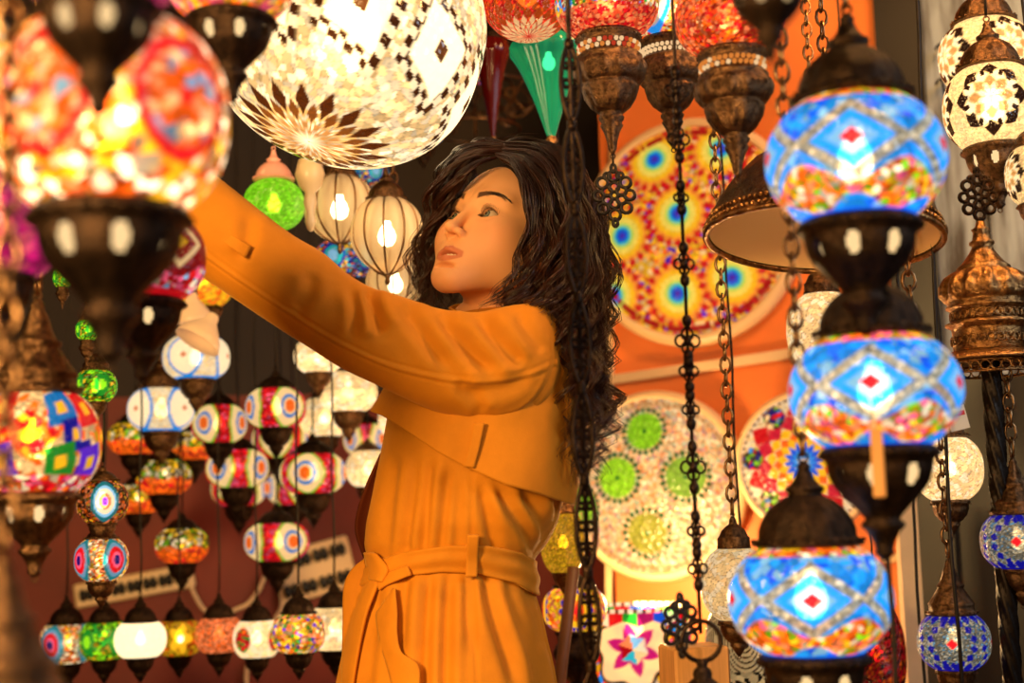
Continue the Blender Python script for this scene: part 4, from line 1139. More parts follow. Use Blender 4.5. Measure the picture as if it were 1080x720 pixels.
ornate_chain([(600, 0), (628, 830)], 1.52, 'thick dark ornamental chain in front of the hair', .23, [(60, 92), (155, 92), (255, 96), (355, 96), (455, 96), (555, 96), (655, 96), (755, 96)], .0030, 0)
o, p1 = ornate_chain([(702, 0), (739, 668)], 1.62, 'thin dark ornamental chain in front of the orange disc', .55, [(75, 44), (130, 40), (196, 26), (270, 36), (355, 44), (388, 34), (430, 30), (492, 44), (560, 30), (600, 34)], .0022, 1)
fin = MB(); S = 26 * 1.62 / FPX
fin.ring((0, 0, -.3 * S / 1), .8 * S, .10 * S, 24, 6, 'y')
fin.lathe([(.002, -1.0), (.2, -1.02), (.26, -1.15), (.2, -1.3), (.34, -1.42), (.40, -1.6), (.36, -1.75), (.55, -1.9), (.8, -2.15), (.84, -2.3), (.74, -2.45), (.8, -2.6), (.55, -3.0), (.3, -3.3), (.002, -3.4)], 32) if False else None
put('ring', fin.mesh('ring', DARK), o)
put('finial', MB().lathe([(.002, -1.0), (.2, -1.02), (.26, -1.15), (.2, -1.3), (.34, -1.42), (.40, -1.6), (.36, -1.75), (.55, -1.9), (.8, -2.15), (.84, -2.3), (.74, -2.45), (.8, -2.6), (.55, -3.0), (.3, -3.3), (.002, -3.4)], 32).mesh('finial', DARK), o, scale=S)
b = MB(); filigree(b, (-.022, 0, .010), .036, r=.07, M=np.array(Matrix.Rotation(.3, 3, 'Z')))
put('pendant', b.mesh('pendant', IRON), o)
# link chain down from the rim of the metal dome at its right, and a cable by the planks
c = P(962, 352, 1.95)
tag(put('link_chain', chain_mesh(P(955, 238, 1.95).z - c.z, CHAINM, .03, .0026, .009), None, loc=c), 'short link chain hanging from the right rim of the metal dome', 'chain')
for (x0, y0, x1, y1, dd, lb) in ((955, 60, 978, 780, 2.35, 'black cord hanging left of the glowing crackle lamp'), (972, -200, 1016, 760, 1.86, 'black cord in front of the silver and navy lamp'), (934, 566, 946, 760, 1.38, 'thin black cord under the middle blue lamp')):
    c = P(x1, y1, dd); L = P(x0, y0, dd).z - c.z
    tag(put('hanging_cord', cord_mesh(L, .0028), None, loc=c), lb, 'cord', 'black cords at the right')
# hooks on the planks
def on_plank(px, py):
    a = P(px, py, 1.0); o_ = Vector(CAM_T); dr = a - o_; n3 = Vector((nR.x, nR.y, 0)); q = Vector((wa.x, wa.y, 0)) + n3 * .035
    return o_ + dr * ((q - o_).dot(n3) / dr.dot(n3))
for px, py, lb in ((1000, 55, 'upper black iron hook on the weathered planks'), (1000, 92, 'lower black iron hook on the weathered planks')):
    p = on_plank(px, py)
    th = np.linspace(-.4 * PI, .9 * PI, 16)
    tag(put('iron_hook', MB().tube(np.concatenate([[(0, .04, .03)], np.stack([.016 * np.cos(th) - .012, 0 * th, .02 * np.sin(th)], 1)]), .003, 6).mesh('iron_hook', IRON), None, loc=p), lb, 'hook', 'iron hooks')

# a strip of pale wood hanging before the cup of the middle blue lamp
c = P(926, 488, 1.27); h = 36 * 1.27 / FPX
o = thing('wooden_tag', 'thin pale wooden tag hanging in front of the middle blue lamp cup', 'tag', c)
put('strip', MB().box((0, 0, 0), (.0055, .0016, h), None, .001).mesh('strip', LIGHTW, False), o)
put('string', MB().tube([(0, 0, h), (.001, .02, h + .03), (0, .045, h + .055)], .0008, 5).mesh('string', CREAMM), o)
# ------------------------------------------------------------------ signed-distance modelling
def ell(p, c, r):
    q = p - np.array(c, np.float32); r = np.array(r, np.float32)
    k0 = np.sqrt(((q / r) ** 2).sum(-1)); k1 = np.sqrt(((q / r ** 2) ** 2).sum(-1)) + 1e-9
    return k0 * (k0 - 1) / k1
def capsule(p, a, b, ra, rb):
    a = np.array(a, np.float32); b = np.array(b, np.float32); ba = b - a; pa = p - a
    h = np.clip((pa @ ba) / (ba @ ba), 0, 1)
    return np.sqrt(((pa - h[..., None] * ba) ** 2).sum(-1)) - (ra + (rb - ra) * h)
def smin(a, b, k):
    h = np.clip(.5 + .5 * (b - a) / k, 0, 1); return b * (1 - h) + a * h - k * h * (1 - h)
def smax(a, b, k): return -smin(-a, -b, k)

def surface_nets(f, lo, hi, h):
    ax = [np.arange(lo[i], hi[i] + h, h, dtype=np.float32) for i in range(3)]
    nx, ny, nz = [len(a) for a in ax]
    D = np.empty((nx, ny, nz), np.float32)
    Y, Z = np.meshgrid(ax[1], ax[2], indexing='ij')
    step = max(1, int(400000 / (ny * nz)))
    for i in range(0, nx, step):
        xs = ax[0][i:i + step]
        p = np.stack(np.broadcast_arrays(xs[:, None, None], Y[None], Z[None]), -1)
        D[i:i + step] = f(p.reshape(-1, 3)).reshape(len(xs), ny, nz)
    S = D < 0
    c = [(a, b, d) for a in (0, 1) for b in (0, 1) for d in (0, 1)]
    cnt = sum(S[a:nx - 1 + a, b:ny - 1 + b, d:nz - 1 + d].astype(np.int8) for a, b, d in c)
    act = (cnt > 0) & (cnt < 8)
    idx = -np.ones(act.shape, np.int64); ii = np.argwhere(act); idx[act] = np.arange(len(ii))
    acc = np.zeros((len(ii), 3)); n = np.zeros(len(ii))
    for e0 in c:
        for k in range(3):
            if e0[k]: continue
            e1 = list(e0); e1[k] = 1
            d0 = D[ii[:, 0] + e0[0], ii[:, 1] + e0[1], ii[:, 2] + e0[2]]; d1 = D[ii[:, 0] + e1[0], ii[:, 1] + e1[1], ii[:, 2] + e1[2]]
            m = (d0 < 0) != (d1 < 0)
            t = np.where(m, d0 / np.where(m, d0 - d1, 1), 0)
            pt = np.repeat(np.array(e0, float)[None], len(ii), 0); pt[:, k] += t
            acc += np.where(m[:, None], pt, 0); n += m
    V = (ii + acc / n[:, None]) * h + np.array(lo)
    F = []
    for k in range(3):
        u, v = (k + 1) % 3, (k + 2) % 3
        sl0 = [slice(None)] * 3; sl1 = [slice(None)] * 3; sl0[k] = slice(0, -1); sl1[k] = slice(1, None)
        A, B = S[tuple(sl0)], S[tuple(sl1)]
        ed = np.argwhere(A != B)
        ed = ed[(ed[:, u] > 0) & (ed[:, v] > 0) & (ed[:, u] < idx.shape[u]) & (ed[:, v] < idx.shape[v])]
        def at(du, dv):
            q = ed.copy(); q[:, u] -= du; q[:, v] -= dv; return idx[q[:, 0], q[:, 1], q[:, 2]]
        q = np.stack([at(1, 1), at(0, 1), at(0, 0), at(1, 0)], 1)
        fl = ~A[ed[:, 0], ed[:, 1], ed[:, 2]]
        q[fl] = q[fl][:, ::-1]
        F.append(q)
    return V, np.concatenate(F)

# ------------------------------------------------------------------ the woman
D0 = 2.1; S0 = D0 / FPX
LEAN = math.tan(PITCH)
def dref(py): return D0 - np.maximum(0, (np.asarray(py, float) - 330)) * S0 * LEAN
def Pn(px, py, d):
    """P for arrays"""
    px, py, d = np.broadcast_arrays(*[np.asarray(v, float) for v in (px, py, d)])
    c = np.stack([(px - 540) / FPX * d, -(py - 360) / FPX * d, -d], -1)
    return c @ CAM_R.T + CAM_T

# head frame (millimetres: s her left, f forward, u up) -> world
YAW, TIP = math.radians(41), math.radians(28)
RT, UP, VW = [Vector(CAM_R[:, i]) for i in range(3)]
f0 = -math.sin(YAW) * RT + math.cos(YAW) * VW
HS = math.cos(YAW) * RT + math.sin(YAW) * VW
HF = math.cos(TIP) * f0 + math.sin(TIP) * UP
HU = math.cos(TIP) * UP - math.sin(TIP) * f0
HM = np.array([HS, HF, HU]).T                      # columns
HO = np.array(P(532, 253, 2.08)); HSC = .001 * 1.02
def h2w(p): return (np.asarray(p, float) * HSC) @ HM.T + HO
def w2h(q): return ((np.asarray(q, float) - HO) @ HM) / HSC

NECK0, NECK1 = w2h(Pn(520, 352, 2.1)), w2h(Pn(522, 395, 2.1))
EYE = (31.0, 66.0, -7.0)
def face_sdf(p):
    ps = p.copy(); ps[:, 0] = np.abs(ps[:, 0])
    d = ell(ps, (0, -12, 36), (73, 92, 76))
    d = smin(d, ell(ps, (0, 22, -4), (63, 61, 86)), 25)
    d = smin(d, capsule(ps, (45, 4, -60), (10, 71, -108), 16, 12.5), 26)
    d = smin(d, ell(ps, (0, 79, -110), (18, 15, 14)), 14)
    d = smin(d, ell(ps, (40, 52, -30), (24, 24, 24)), 26)
    d = smin(d, ell(ps, (41, 28, -42), (20, 36, 38)), 32)
    d = smin(d, ell(ps, (0, 65, -74), (34, 28, 33)), 32)
    d = smin(d, capsule(ps, (10, 77.5, 19), (45, 62, 20), 9, 8), 16)
    d = smax(d, -ell(ps, (31, 88, -5), (17, 12.5, 11)), 10)
    d = smin(d, capsule(ps, (0, 78, 10), (0, 99.5, -35), 5.6, 6.8), 12)
    d = smin(d, ell(ps, (0, 104, -42), (8.2, 9, 7.6)), 7)
    d = smin(d, ell(ps, (10.5, 92.5, -45.5), (6.0, 9, 6.4)), 5)
    # eyelids with an almond opening
    lid = np.sqrt(((ps - np.array(EYE, np.float32)) ** 2).sum(1)) - 14.6
    d = smin(d, lid, 4)
    a = ps[:, 0] - 31.5; b = ps[:, 2] - EYE[2] - (a * .06)
    env = 1 - np.clip(np.abs(a) / 15.2, 0, 1) ** 2.0
    g = np.maximum(b - (7.4 * env - .2), (-5.0 * env + .2) - b)
    g = np.maximum(g, 68 - ps[:, 1])
    d = smax(d, -g, .9)
    crease = capsule(ps, (19, 81, 6.5), (43, 75, 6.5), .7, .7)
    d = smax(d, -(np.abs(b - (8.2 * env + 1.0)) + np.maximum(0, np.abs(a) - 12) + np.maximum(0, 70 - ps[:, 1]) - .9), 1.6)
    # mouth
    up = smin(capsule(ps, (3, 95.0, -70.5), (24, 81.5, -77.5), 4.0, 1.8), ell(ps, (0, 94.5, -71), (5, 4.2, 3.4)), 3)
    lo_ = capsule(ps, (0, 92.0, -85.5), (21, 81.0, -79.5), 5.2, 2.0)
    d = smin(d, up, 4); d = smin(d, lo_, 4)
    d = smax(d, -ell(ps, (0, 96, -78.2), (19, 13, 2.7)), 2)
    d = smax(d, -ell(ps, (0, 89, -96), (16, 6, 4)), 8)
    d = smax(d, -ell(ps, (6.6, 97, -52), (3.8, 6.4, 3.2)), 1.4)
    d = smax(d, -capsule(ps, (0, 98, -56), (0, 98, -66), 1.6, 2.2), 4)
    # ears, neck
    e = smax(ell(ps, (73, -8, -12), (7, 18, 31)), -ell(ps, (80, -4, -10), (6, 10, 20)), 4)
    d = smin(d, e, 5)
    n = capsule(p, (0, -14, -52), NECK0, 47, 47); n = smin(n, capsule(p, NECK0, NECK1, 47, 64), 20)
    for sx in (-1, 1): n = smin(n, capsule(p, (sx * 52, -14, -40), NECK0 + (sx * 14, 30, 0), 12, 11), 12)
    return smin(d, n, 16)

SKIN = lin('#e6a672')
def skin_tint(p):
    """skin's own colours: lips, brows, a little blush"""
    n = len(p); ps = p.copy(); ps[:, 0] = np.abs(ps[:, 0])
    c = np.tile(SKIN, (n, 1)).astype(float)
    def blend(w, col): 
        nonlocal c
        w = np.clip(w, 0, 1)[:, None]; c = c * (1 - w) + np.asarray(col) * w
    blend(.30 * np.exp(-(((ps - (44, 62, -34)) / (22, 30, 20)) ** 2).sum(1)), lin('#d8705a'))
    x = ps[:, 0]; z = p[:, 2]; fr = (p[:, 1] > 78)
    top = -69.0 - 6.0 * (x / 26) ** 1.6 + 1.6 * np.exp(-((x - 5) / 4) ** 2) - 2.0 * np.exp(-(x / 2.5) ** 2)
    bot = -91.0 + 10.5 * (x / 26) ** 2
    lips = np.clip((top + 3 - z) / 1.6, 0, 1) * np.clip((z - bot) / 1.6, 0, 1) * np.clip((25.5 - x) / 2, 0, 1) * (p[:, 1] > 74)
    blend(lips * .68, lin('#b8543f'))
    bx = np.clip((x - 12) / 38, 0, 1)
    byc = 18.0 + 7.5 * np.sin(np.clip(bx * 1.15, 0, 1.15) * PI * .62) - 5.5 * np.clip((bx - .62) / .38, 0, 1) ** 1.5
    bw = 5.6 * (1 - .66 * bx) 
    brow = np.clip((bw - np.abs(z - byc)) / 1.5 + .2, 0, 1) * np.clip((x - 11) / 3, 0, 1) * np.clip((53 - x) / 4, 0, 1) * (p[:, 1] > 40)
    blend(brow * .9, lin('#2a1408'))
    a = x - 31.5; env = 1 - np.clip(np.abs(a) / 14.5, 0, 1) ** 2
    lash = np.clip(1 - np.abs(z - (5.8 * env + a * .06)) / 1.7, 0, 1) * (np.abs(a) < 15) * fr * 0 + np.clip(1.2 - np.abs(z - EYE[2] - (7.3 * env + a * .06)) / 2.6, 0, 1) * (np.abs(a) < 15.5) * (p[:, 1] > 64)
    blend(lash * .9, lin('#140a06'))
    low = np.clip(1 - np.abs(z - EYE[2] + 5.0 * env - a * .06) / 1.1, 0, 1) * (np.abs(a) < 14) * (p[:, 1] > 64)
    blend(low * .6, lin('#3a1c10'))
    return c

def hand_sdf(wr, px_):
    """left hand, palm centre etc. in world metres: reaching forward, fingers bent"""
    d = None
    wr = np.array(wr); x, y, z = [np.array(v, float) for v in px_]   # x along the hand, y across (thumb side), z out of the palm
    def w(a, b, c): return wr + (x * a + y * b + z * c) * .001
    prims = [(w(-60, 0, 0), w(0, 0, 0), .030, .026), (w(0, 0, 0), w(40, 14, 0), .024, .021), (w(0, 0, 0), w(42, -16, 0), .023, .019), (w(30, 16, 2), w(84, 22, 0), .016, .013), (w(30, -10, 2), w(80, -20, 0), .016, .012), (w(40, 2, 0), w(86, 2, 0), .016, .013)]
    fing = [((84, 25), 24, (42, 25, 20), .0088), ((88, 8), 25, (46, 29, 22), .009), ((85, -9), 24, (42, 27, 21), .0086), ((77, -25), 22, (33, 20, 18), .0076)]
    def f(p):
        d = capsule(p, *prims[0])
        for q in prims[1:]: d = smin(d, capsule(p, *q), .012)
        for (kx, ky), _, ls, r in fing:
            a = np.array([kx, ky, 0.]); ang = .35; dch = None
            for i, l in enumerate(ls):
                b = a + np.array([math.cos(ang) * l, 0, math.sin(ang) * l])
                e = capsule(p, w(*a), w(*b), r * (1 - .1 * i), r * (1 - .1 * (i + 1)))
                dch = e if dch is None else smin(dch, e, .003)
                a = b; ang += .5
            d = smin(d, dch, .005)
        a = np.array([22., 22., 4.]); ch = None
        for (dx, dy, dz), r in (((24, 26, 14), .0125), ((26, 12, 12), .0105), ((22, 2, 10), .0092)):
            b = a + (dx, dy, dz); e = capsule(p, w(*a), w(*b), r, r * .9); ch = e if ch is None else smin(ch, e, .004); a = b
        return smin(d, ch, .008)
    return f, wr

woman = thing('person', 'woman with long dark wavy hair in a mustard trench coat, arm raised, looking up', 'person', (float(Pn(480, 600, D0)[0]), float(Pn(480, 600, dref(600))[1]), 0))
WB = woman.location.copy()
def wput(name, me, parent=None, label=None):
    o = put(name, me, parent or woman, label=label)
    if parent is None: o.location = -WB
    return o
SKINM = principled('skin', SKIN, .52, attr='tint', sss=.12, spec=.25, bump=.06, bscale=900, dist=.0004)
EYEM = principled('eyes_and_teeth', (1, 1, 1), .08, attr='tint', spec=.6)

# --- body: head, neck, trunk, arms, hands and legs in one mesh
BV, BF, BC, BM_, nb = [], [], [], [], 0
def badd(V, F, C_, mi):
    global nb
    BV.append(V); BF.append(np.asarray(F) + nb); BC.append(C_); BM_.append(np.full(len(F), mi)); nb += len(V)
V, F = surface_nets(face_sdf, (-84, -112, -232), (84, 122, 116), 1.55)
badd(h2w(V), F, skin_tint(V), 0)
# eyeballs (gaze up and ahead) and teeth
def eyeball(sx):
    t = np.linspace(0, PI, 61); a = np.linspace(0, 2 * PI, 48, endpoint=False)
    T, A = np.meshgrid(t, a, indexing='ij')
    g = np.array([sx * .02 - .10, 1, .06]); g /= np.linalg.norm(g)
    e1 = np.cross(g, (0, 0, 1)); e1 /= np.linalg.norm(e1); e2 = np.cross(e1, g)
    r = 12.4 + .55 * np.exp(-(T / .42) ** 4)
    V = (np.cos(T)[..., None] * g + np.sin(T)[..., None] * (np.cos(A)[..., None] * e1 + np.sin(A)[..., None] * e2)) * r[..., None] + np.array([sx * EYE[0], EYE[1], EYE[2]])
    deg = T.ravel()
    c = np.tile(lin('#c4ab92'), (deg.size, 1))
    c = over(c, band(deg, -1, .50, .05), lin('#1c2220')); c = over(c, band(deg, -1, .43, .06), lin('#525e58'))
    c = over(c, band(deg, -1, .27, .08) * .5, lin('#8a7a50')); c = over(c, band(deg, -1, .19, .04), lin('#050403'))
    i = np.arange(60)[:, None] * 48; j = np.arange(48)[None]
    F = np.stack([i + j, i + 48 + j, i + 48 + (j + 1) % 48, i + (j + 1) % 48], -1).reshape(-1, 4)
    return V.reshape(-1, 3), F, c
for sx in (-1, 1):
    V, F, c = eyeball(sx); badd(h2w(V), F, c, 1)
th = MB()
for k in range(-3, 3):
    th.ball(((k + .5) * 6.4, 87.0 - .5 * (k + .5) ** 2, -75.6), (3.4, 2.6, 4.0), 10, 8)
V = np.concatenate(th.V); q = [list(f) for f in th.F if len(f) == 4]
badd(h2w(V), np.array(q), np.tile(lin('#e8d4b8'), (len(V), 1)), 1)
# hand
HW = np.array(P(160, 172, 1.83)); hx = -.86 * np.array(RT) + .45 * np.array(UP) + .22 * np.array(VW); hx /= np.linalg.norm(hx)
hz = -.35 * np.array(RT) - .3 * np.array(UP) - .9 * np.array(VW); hz -= hx * hz.dot(hx); hz /= np.linalg.norm(hz); hy = np.cross(hz, hx)
hf, hc = hand_sdf(HW, (hx, hy, hz))
V, F = surface_nets(lambda p: hf(p), HW - .20, HW + .20, .0024)
badd(V, F, np.tile(SKIN, (len(V), 1)), 0)
# trunk, arms, legs (under the coat)
def wp(px, py, dz): return Pn(px, py, dref(py) - dz)
def trunk(p):
    d = capsule(p, wp(518, 400, 0), wp(490, 520, 0), .105, .098)
    d = smin(d, capsule(p, wp(515, 385, -.10), wp(530, 392, .10), .055, .055), .06)
    d = smin(d, capsule(p, wp(480, 520, 0), wp(472, 680, 0), .095, .12), .06)
    d = smin(d, capsule(p, wp(522, 345, 0), wp(520, 400, 0), .05, .07), .05)
    d = smin(d, capsule(p, wp(545, 385, .13), Pn(390, 350, D0 - .22), .044, .036), .03)
    d = smin(d, capsule(p, Pn(390, 350, D0 - .22), HW, .036, .026), .015)
    d = smin(d, capsule(p, wp(520, 390, -.13), wp(505, 560, -.15), .042, .034), .03)
    d = smin(d, capsule(p, wp(505, 560, -.15), wp(455, 640, -.10), .034, .026), .015)
    for s in (-1, 1):
        hip = wp(474, 690, .075 * s); kn = wp(468, 960, .085 * s); an = np.array([kn[0] + .02, kn[1] + .02, .09])
        d = smin(d, capsule(p, hip, kn, .078, .052), .03); d = smin(d, capsule(p, kn, an, .05, .034), .02)
        d = smin(d, capsule(p, an, an + (-.13, -.01, -.055), .034, .026), .02)
        d = smin(d, capsule(p, an, an + (.02, .0, -.055), .034, .032), .02)
    return d
V, F = surface_nets(trunk, (-.62, 1.55, -.01), (.36, 2.5, 1.62), .012)
V[:, 2] = np.maximum(V[:, 2], .004)
badd(V, F, np.where(V[:, 2:3] < .16, lin('#180c06'), np.where(V[:, 2:3] < .9, lin('#241a18'), SKIN)), 0)
BVs = np.concatenate(BV)
wput('body', mesh('body', BVs, np.concatenate(BF), [SKINM, EYEM], True, np.concatenate(BC), np.concatenate(BM_)))

# --- coat
COATC = np.array(lin('#c87a18'))
COAT = principled('mustard_suede', lin('#c77c19'), .78, var=.12, vscale=14, bump=.25, bscale=420, sheen=.35, spec=.2, dist=.0012)
COATIN = principled('coat_lining', lin('#5a2408'), .8, spec=.2)  # coat colour with the shade of its inner side put in
def poly_dist(px, py, pts):
    """distance to a polyline, and how far along it (0..1)"""
    best = np.full(px.shape, 1e9); al = np.zeros(px.shape); n = len(pts) - 1
    for i in range(n):
        (ax, ay), (bx, by) = pts[i], pts[i + 1]
        dx, dy = bx - ax, by - ay
        h = np.clip(((px - ax) * dx + (py - ay) * dy) / (dx * dx + dy * dy + 1e-9), 0, 1)
        dd = np.hypot(px - ax - h * dx, py - ay - h * dy); m = dd < best
        best = np.where(m, dd, best); al = np.where(m, (i + h) / n, al)
    return best, al
def folds(px, py, fl):
    o = np.zeros(px.shape)
    for pts, amp, w in fl:
        p_ = spline(np.array(pts, float), 16).tolist() if len(pts) > 2 else pts
        d, al = poly_dist(px, py, p_)
        tp = np.minimum(1, np.minimum(al, 1 - al) * 5 + .15)
        o += amp * tp * (np.exp(-(d / w) ** 2) - .45 * np.exp(-((d - w * 1.9) / (w * 1.1)) ** 2))
    return o
TOR = np.array([  # y, left, right, half depth (pixels)
 [322, 500, 556, 34], [330, 478, 580, 78], [345, 448, 596, 112], [380, 424, 607, 132], [430, 410, 608, 134], [480, 401, 603, 126], [520, 393, 596, 120],
 [552, 386, 588, 116], [575, 384, 576, 108], [590, 388, 563, 100], [606, 388, 560, 99], [622, 381, 563, 106], [650, 371, 571, 116], [690, 361, 579, 128], [725, 354, 586, 138],
 [860, 335, 604, 160], [1000, 318, 622, 178], [1150, 306, 640, 190]], float)
def tor(y):
    y = np.asarray(y, float)
    return [np.interp(y, np.linspace(0, 1, 400) * 828 + 322, np.interp(np.linspace(0, 1, 400) * 828 + 322, TOR[:, 0], TOR[:, k])) for k in (1, 2, 3)]
_ys = np.linspace(322, 1150, 700)
def smooth_tab(k):
    v = np.interp(_ys, TOR[:, 0], TOR[:, k]); ker = np.hanning(15); ker /= ker.sum()
    return np.convolve(np.pad(v, 7, mode='edge'), ker, 'valid')
_tabs = {k: smooth_tab(k) for k in (1, 2, 3)}
def tor(y): return [np.interp(y, _ys, _tabs[k]) for k in (1, 2, 3)]
NEXP = 2.25
TF = [(p_, a_ * 1.25, w_ * 1.25) for p_, a_, w_ in [([(440, 476), (436, 520), (430, 560), (426, 592)], -5, 5.5), ([(454, 480), (450, 530), (446, 590)], -5.5, 5), ([(474, 490), (468, 540), (462, 590)], -4, 5),
      ([(418, 480), (412, 530), (408, 592)], -3.5, 6), ([(520, 505), (540, 535), (556, 560), (566, 590)], -6, 6), ([(548, 515), (566, 540), (576, 562), (572, 588)], -7, 6), ([(508, 510), (516, 550), (524, 592)], -4, 5),
      ([(585, 500), (588, 530), (584, 560)], -4, 5), ([(484, 500), (482, 545), (480, 590)], -2.5, 4),
      ([(428, 604), (424, 640), (421, 690)], -5, 6), ([(453, 604), (451, 640), (448, 700), (446, 780)], -5, 6), ([(474, 604), (471, 650), (470, 720), (470, 800)], -6, 5), ([(512, 604), (518, 635), (530, 675), (548, 730)], -6.5, 6),
      ([(530, 606), (548, 650), (566, 700), (578, 760)], -5, 7), ([(494, 604), (494, 640), (498, 690)], -3, 5), ([(552, 612), (566, 650), (578, 690)], -4, 6), ([(400, 625), (392, 670), (384, 740)], -4, 6),
      ([(498, 486), (497, 540), (498, 600), (501, 660), (504, 760)], -1.0, 1.6)]]
def torso_pts(th, y, off=0.0, fold=1.0):
    """coat surface: angle th (0 faces the viewer, -90 deg is the front of the coat), height y, extra offset in pixels"""
    th, y = np.broadcast_arrays(np.asarray(th, float), np.asarray(y, float))
    L, R, B = tor(y); cx, a = (L + R) / 2, (R - L) / 2
    sn, cs = np.sin(th), np.cos(th)
    ux = np.sign(sn) * np.abs(sn) ** (2 / NEXP); uz = np.sign(cs) * np.abs(cs) ** (2 / NEXP)
    px = cx + a * ux
    f = folds(px, y, TF) * fold * (cs > 0) * np.clip(cs * 4, 0, 1) if fold else 0
    f = f + (2.6 * np.sin(th * 11 + y * .006) * np.clip((y - 600) / 80, 0, 1) * (cs < .1) if fold else 0)
    e = off + f
    d0 = dref(y)
    return px + e * ux, y, d0 - (B * uz + e * uz) * d0 / FPX
def torso_dz(px, py):
    """depth of the coat's near surface at a pixel"""
    L, R, B = tor(py); u = np.clip((np.asarray(px, float) - (L + R) / 2) / ((R - L) / 2), -.995, .995)
    return dref(py) - B * (1 - np.abs(u) ** NEXP) ** (1 / NEXP) * dref(py) / FPX
def grid_faces(nu, nv, wrapu=False):
    i = np.arange(nv - 1)[:, None] * nu; j = np.arange(nu if wrapu else nu - 1)[None]; j2 = (j + 1) % nu
    return np.stack([i + j, i + nu + j, i + nu + j2, i + j2], -1).reshape(-1, 4)
def thick(o, t, off=0):
    m = o.modifiers.new('thickness', 'SOLIDIFY'); m.thickness = t; m.offset = off; return o
nu, nv = 300, 330
th = np.linspace(-PI, PI, nu, endpoint=False); ys = np.concatenate([np.linspace(322, 725, 250), np.linspace(725, 1150, 81)[1:]])
TH, YS = np.meshgrid(th, ys)
coat = wput('coat', mesh('coat', Pn(*torso_pts(TH, YS)).reshape(-1, 3), grid_faces(nu, nv, True), COAT))
# sleeve: (upper edge, lower edge, nearness)
SL = np.array([[150, 128, 92, 206, .285], [180, 149, 124, 229, .28], [233, 189, 178, 268, .265], [302, 243, 250, 317, .245], [340, 266, 292, 345, .235], [366, 288, 322, 364, .23], [392, 303, 360, 388, .225], [425, 313, 402, 408, .215], [462, 325, 444, 428, .20],
               [502, 329, 486, 442, .185], [545, 321, 530, 448, .165], [572, 322, 568, 437, .145], [587, 338, 588, 412, .125], [594, 362, 594, 388, .11]], float)
SF = [(p_, a_ * 1.25, w_) for p_, a_, w_ in [([(388, 300), (396, 330), (404, 352)], -6, 7), ([(425, 318), (446, 352), (474, 388)], -5, 8), ([(462, 330), (488, 362), (520, 392)], -6.5, 8), ([(505, 332), (528, 362), (552, 386)], -6, 8), ([(545, 328), (560, 352), (574, 372)], -4, 7),
      ([(370, 300), (376, 330), (372, 356)], -3.5, 6), ([(560, 396), (530, 410), (490, 414)], -4, 8), ([(480, 400), (500, 420), (510, 436)], -3, 7), ([(330, 285), (325, 310), (310, 330)], -2.5, 8), ([(262, 225), (262, 250), (250, 275)], -2, 8), ([(576, 320), (584, 345), (585, 380), (574, 410), (550, 434), (512, 444)], -3, 2.6)]]
seam = [(150, 222), (215, 264), (255, 292), (300, 322), (350, 353), (400, 377), (440, 389), (490, 397), (545, 394), (586, 378)]
seam2 = [(x + 1.5, y + 8.5) for x, y in seam]
n_s, n_a = 420, 160
st = spline(SL, n_s); an = np.linspace(-PI, PI, n_a, endpoint=False)
c2 = (st[:, :2] + st[:, 2:4]) / 2; hw = (st[:, :2] - st[:, 2:4]) / 2; hl = np.linalg.norm(hw, axis=1)
sq = np.sqrt(np.clip(np.minimum(1, (n_s - 1 - np.arange(n_s)) / 18 + .02), 0, 1))
PX = c2[:, 0:1] + hw[:, 0:1] * np.sin(an)[None]; PY = c2[:, 1:2] + hw[:, 1:2] * np.sin(an)[None]
CZ = np.cos(an)[None] * hl[:, None] * 0.92
f = folds(PX, PY, SF) * np.clip(np.cos(an) * 3, 0, 1)[None]
sp = spline(np.array(seam, float), 60); sp2 = spline(np.array(seam2, float), 60)
for s_ in (sp, sp2):
    d, _ = poly_dist(PX, PY, s_.tolist()); f -= 1.5 * np.exp(-(d / 1.5) ** 2) * (np.cos(an) > 0)[None]
d, _ = poly_dist(PX, PY, ((sp + sp2) / 2).tolist()); f += 1.6 * np.exp(-(d / 4.0) ** 2) * (np.cos(an) > 0)[None]
nx_ = hw / hl[:, None]
PX = PX + f * nx_[:, 0:1] * np.sin(an)[None]; PY = PY + f * nx_[:, 1:2] * np.sin(an)[None]; CZ = CZ + f * np.cos(an)[None]
dd = D0 - st[:, 4:5] - CZ * 1.9 / FPX
sl = wput('sleeve', mesh('sleeve', Pn(PX, PY, dd).reshape(-1, 3), grid_faces(n_a, n_s, True), COAT), coat); thick(sl, .003, -1)
# far sleeve, hanging on the other side
V, F = tube(spline([wp(530, 372, -.13), wp(528, 440, -.17), wp(512, 560, -.18), wp(462, 640, -.13)], 40), np.linspace(.075, .06, 40), 28)
wput('sleeve', mesh('sleeve', V, F, COAT), coat)
# sheet helper: two edges in pixels, lifted off the coat
def sheet(name, E0, E1, parent, m, lift0=4, lift1=4, n=40, k=10, t=.003, bulge=0, dz=None, label=None):
    a = spline(np.array(E0, float), n); b = spline(np.array(E1, float), n)
    u = np.linspace(0, 1, k)[None]
    X = a[:, 0:1] * (1 - u) + b[:, 0:1] * u; Y = a[:, 1:2] * (1 - u) + b[:, 1:2] * u
    lift = lift0 * (1 - u) + lift1 * u + bulge * np.sin(u * PI)
    d = (torso_dz(X, Y) if dz is None else dz + 0 * X) - lift * S0
    o = wput(name, mesh(name, Pn(X, Y, d).reshape(-1, 3), grid_faces(k, n), m), parent, label)
    return thick(o, t)
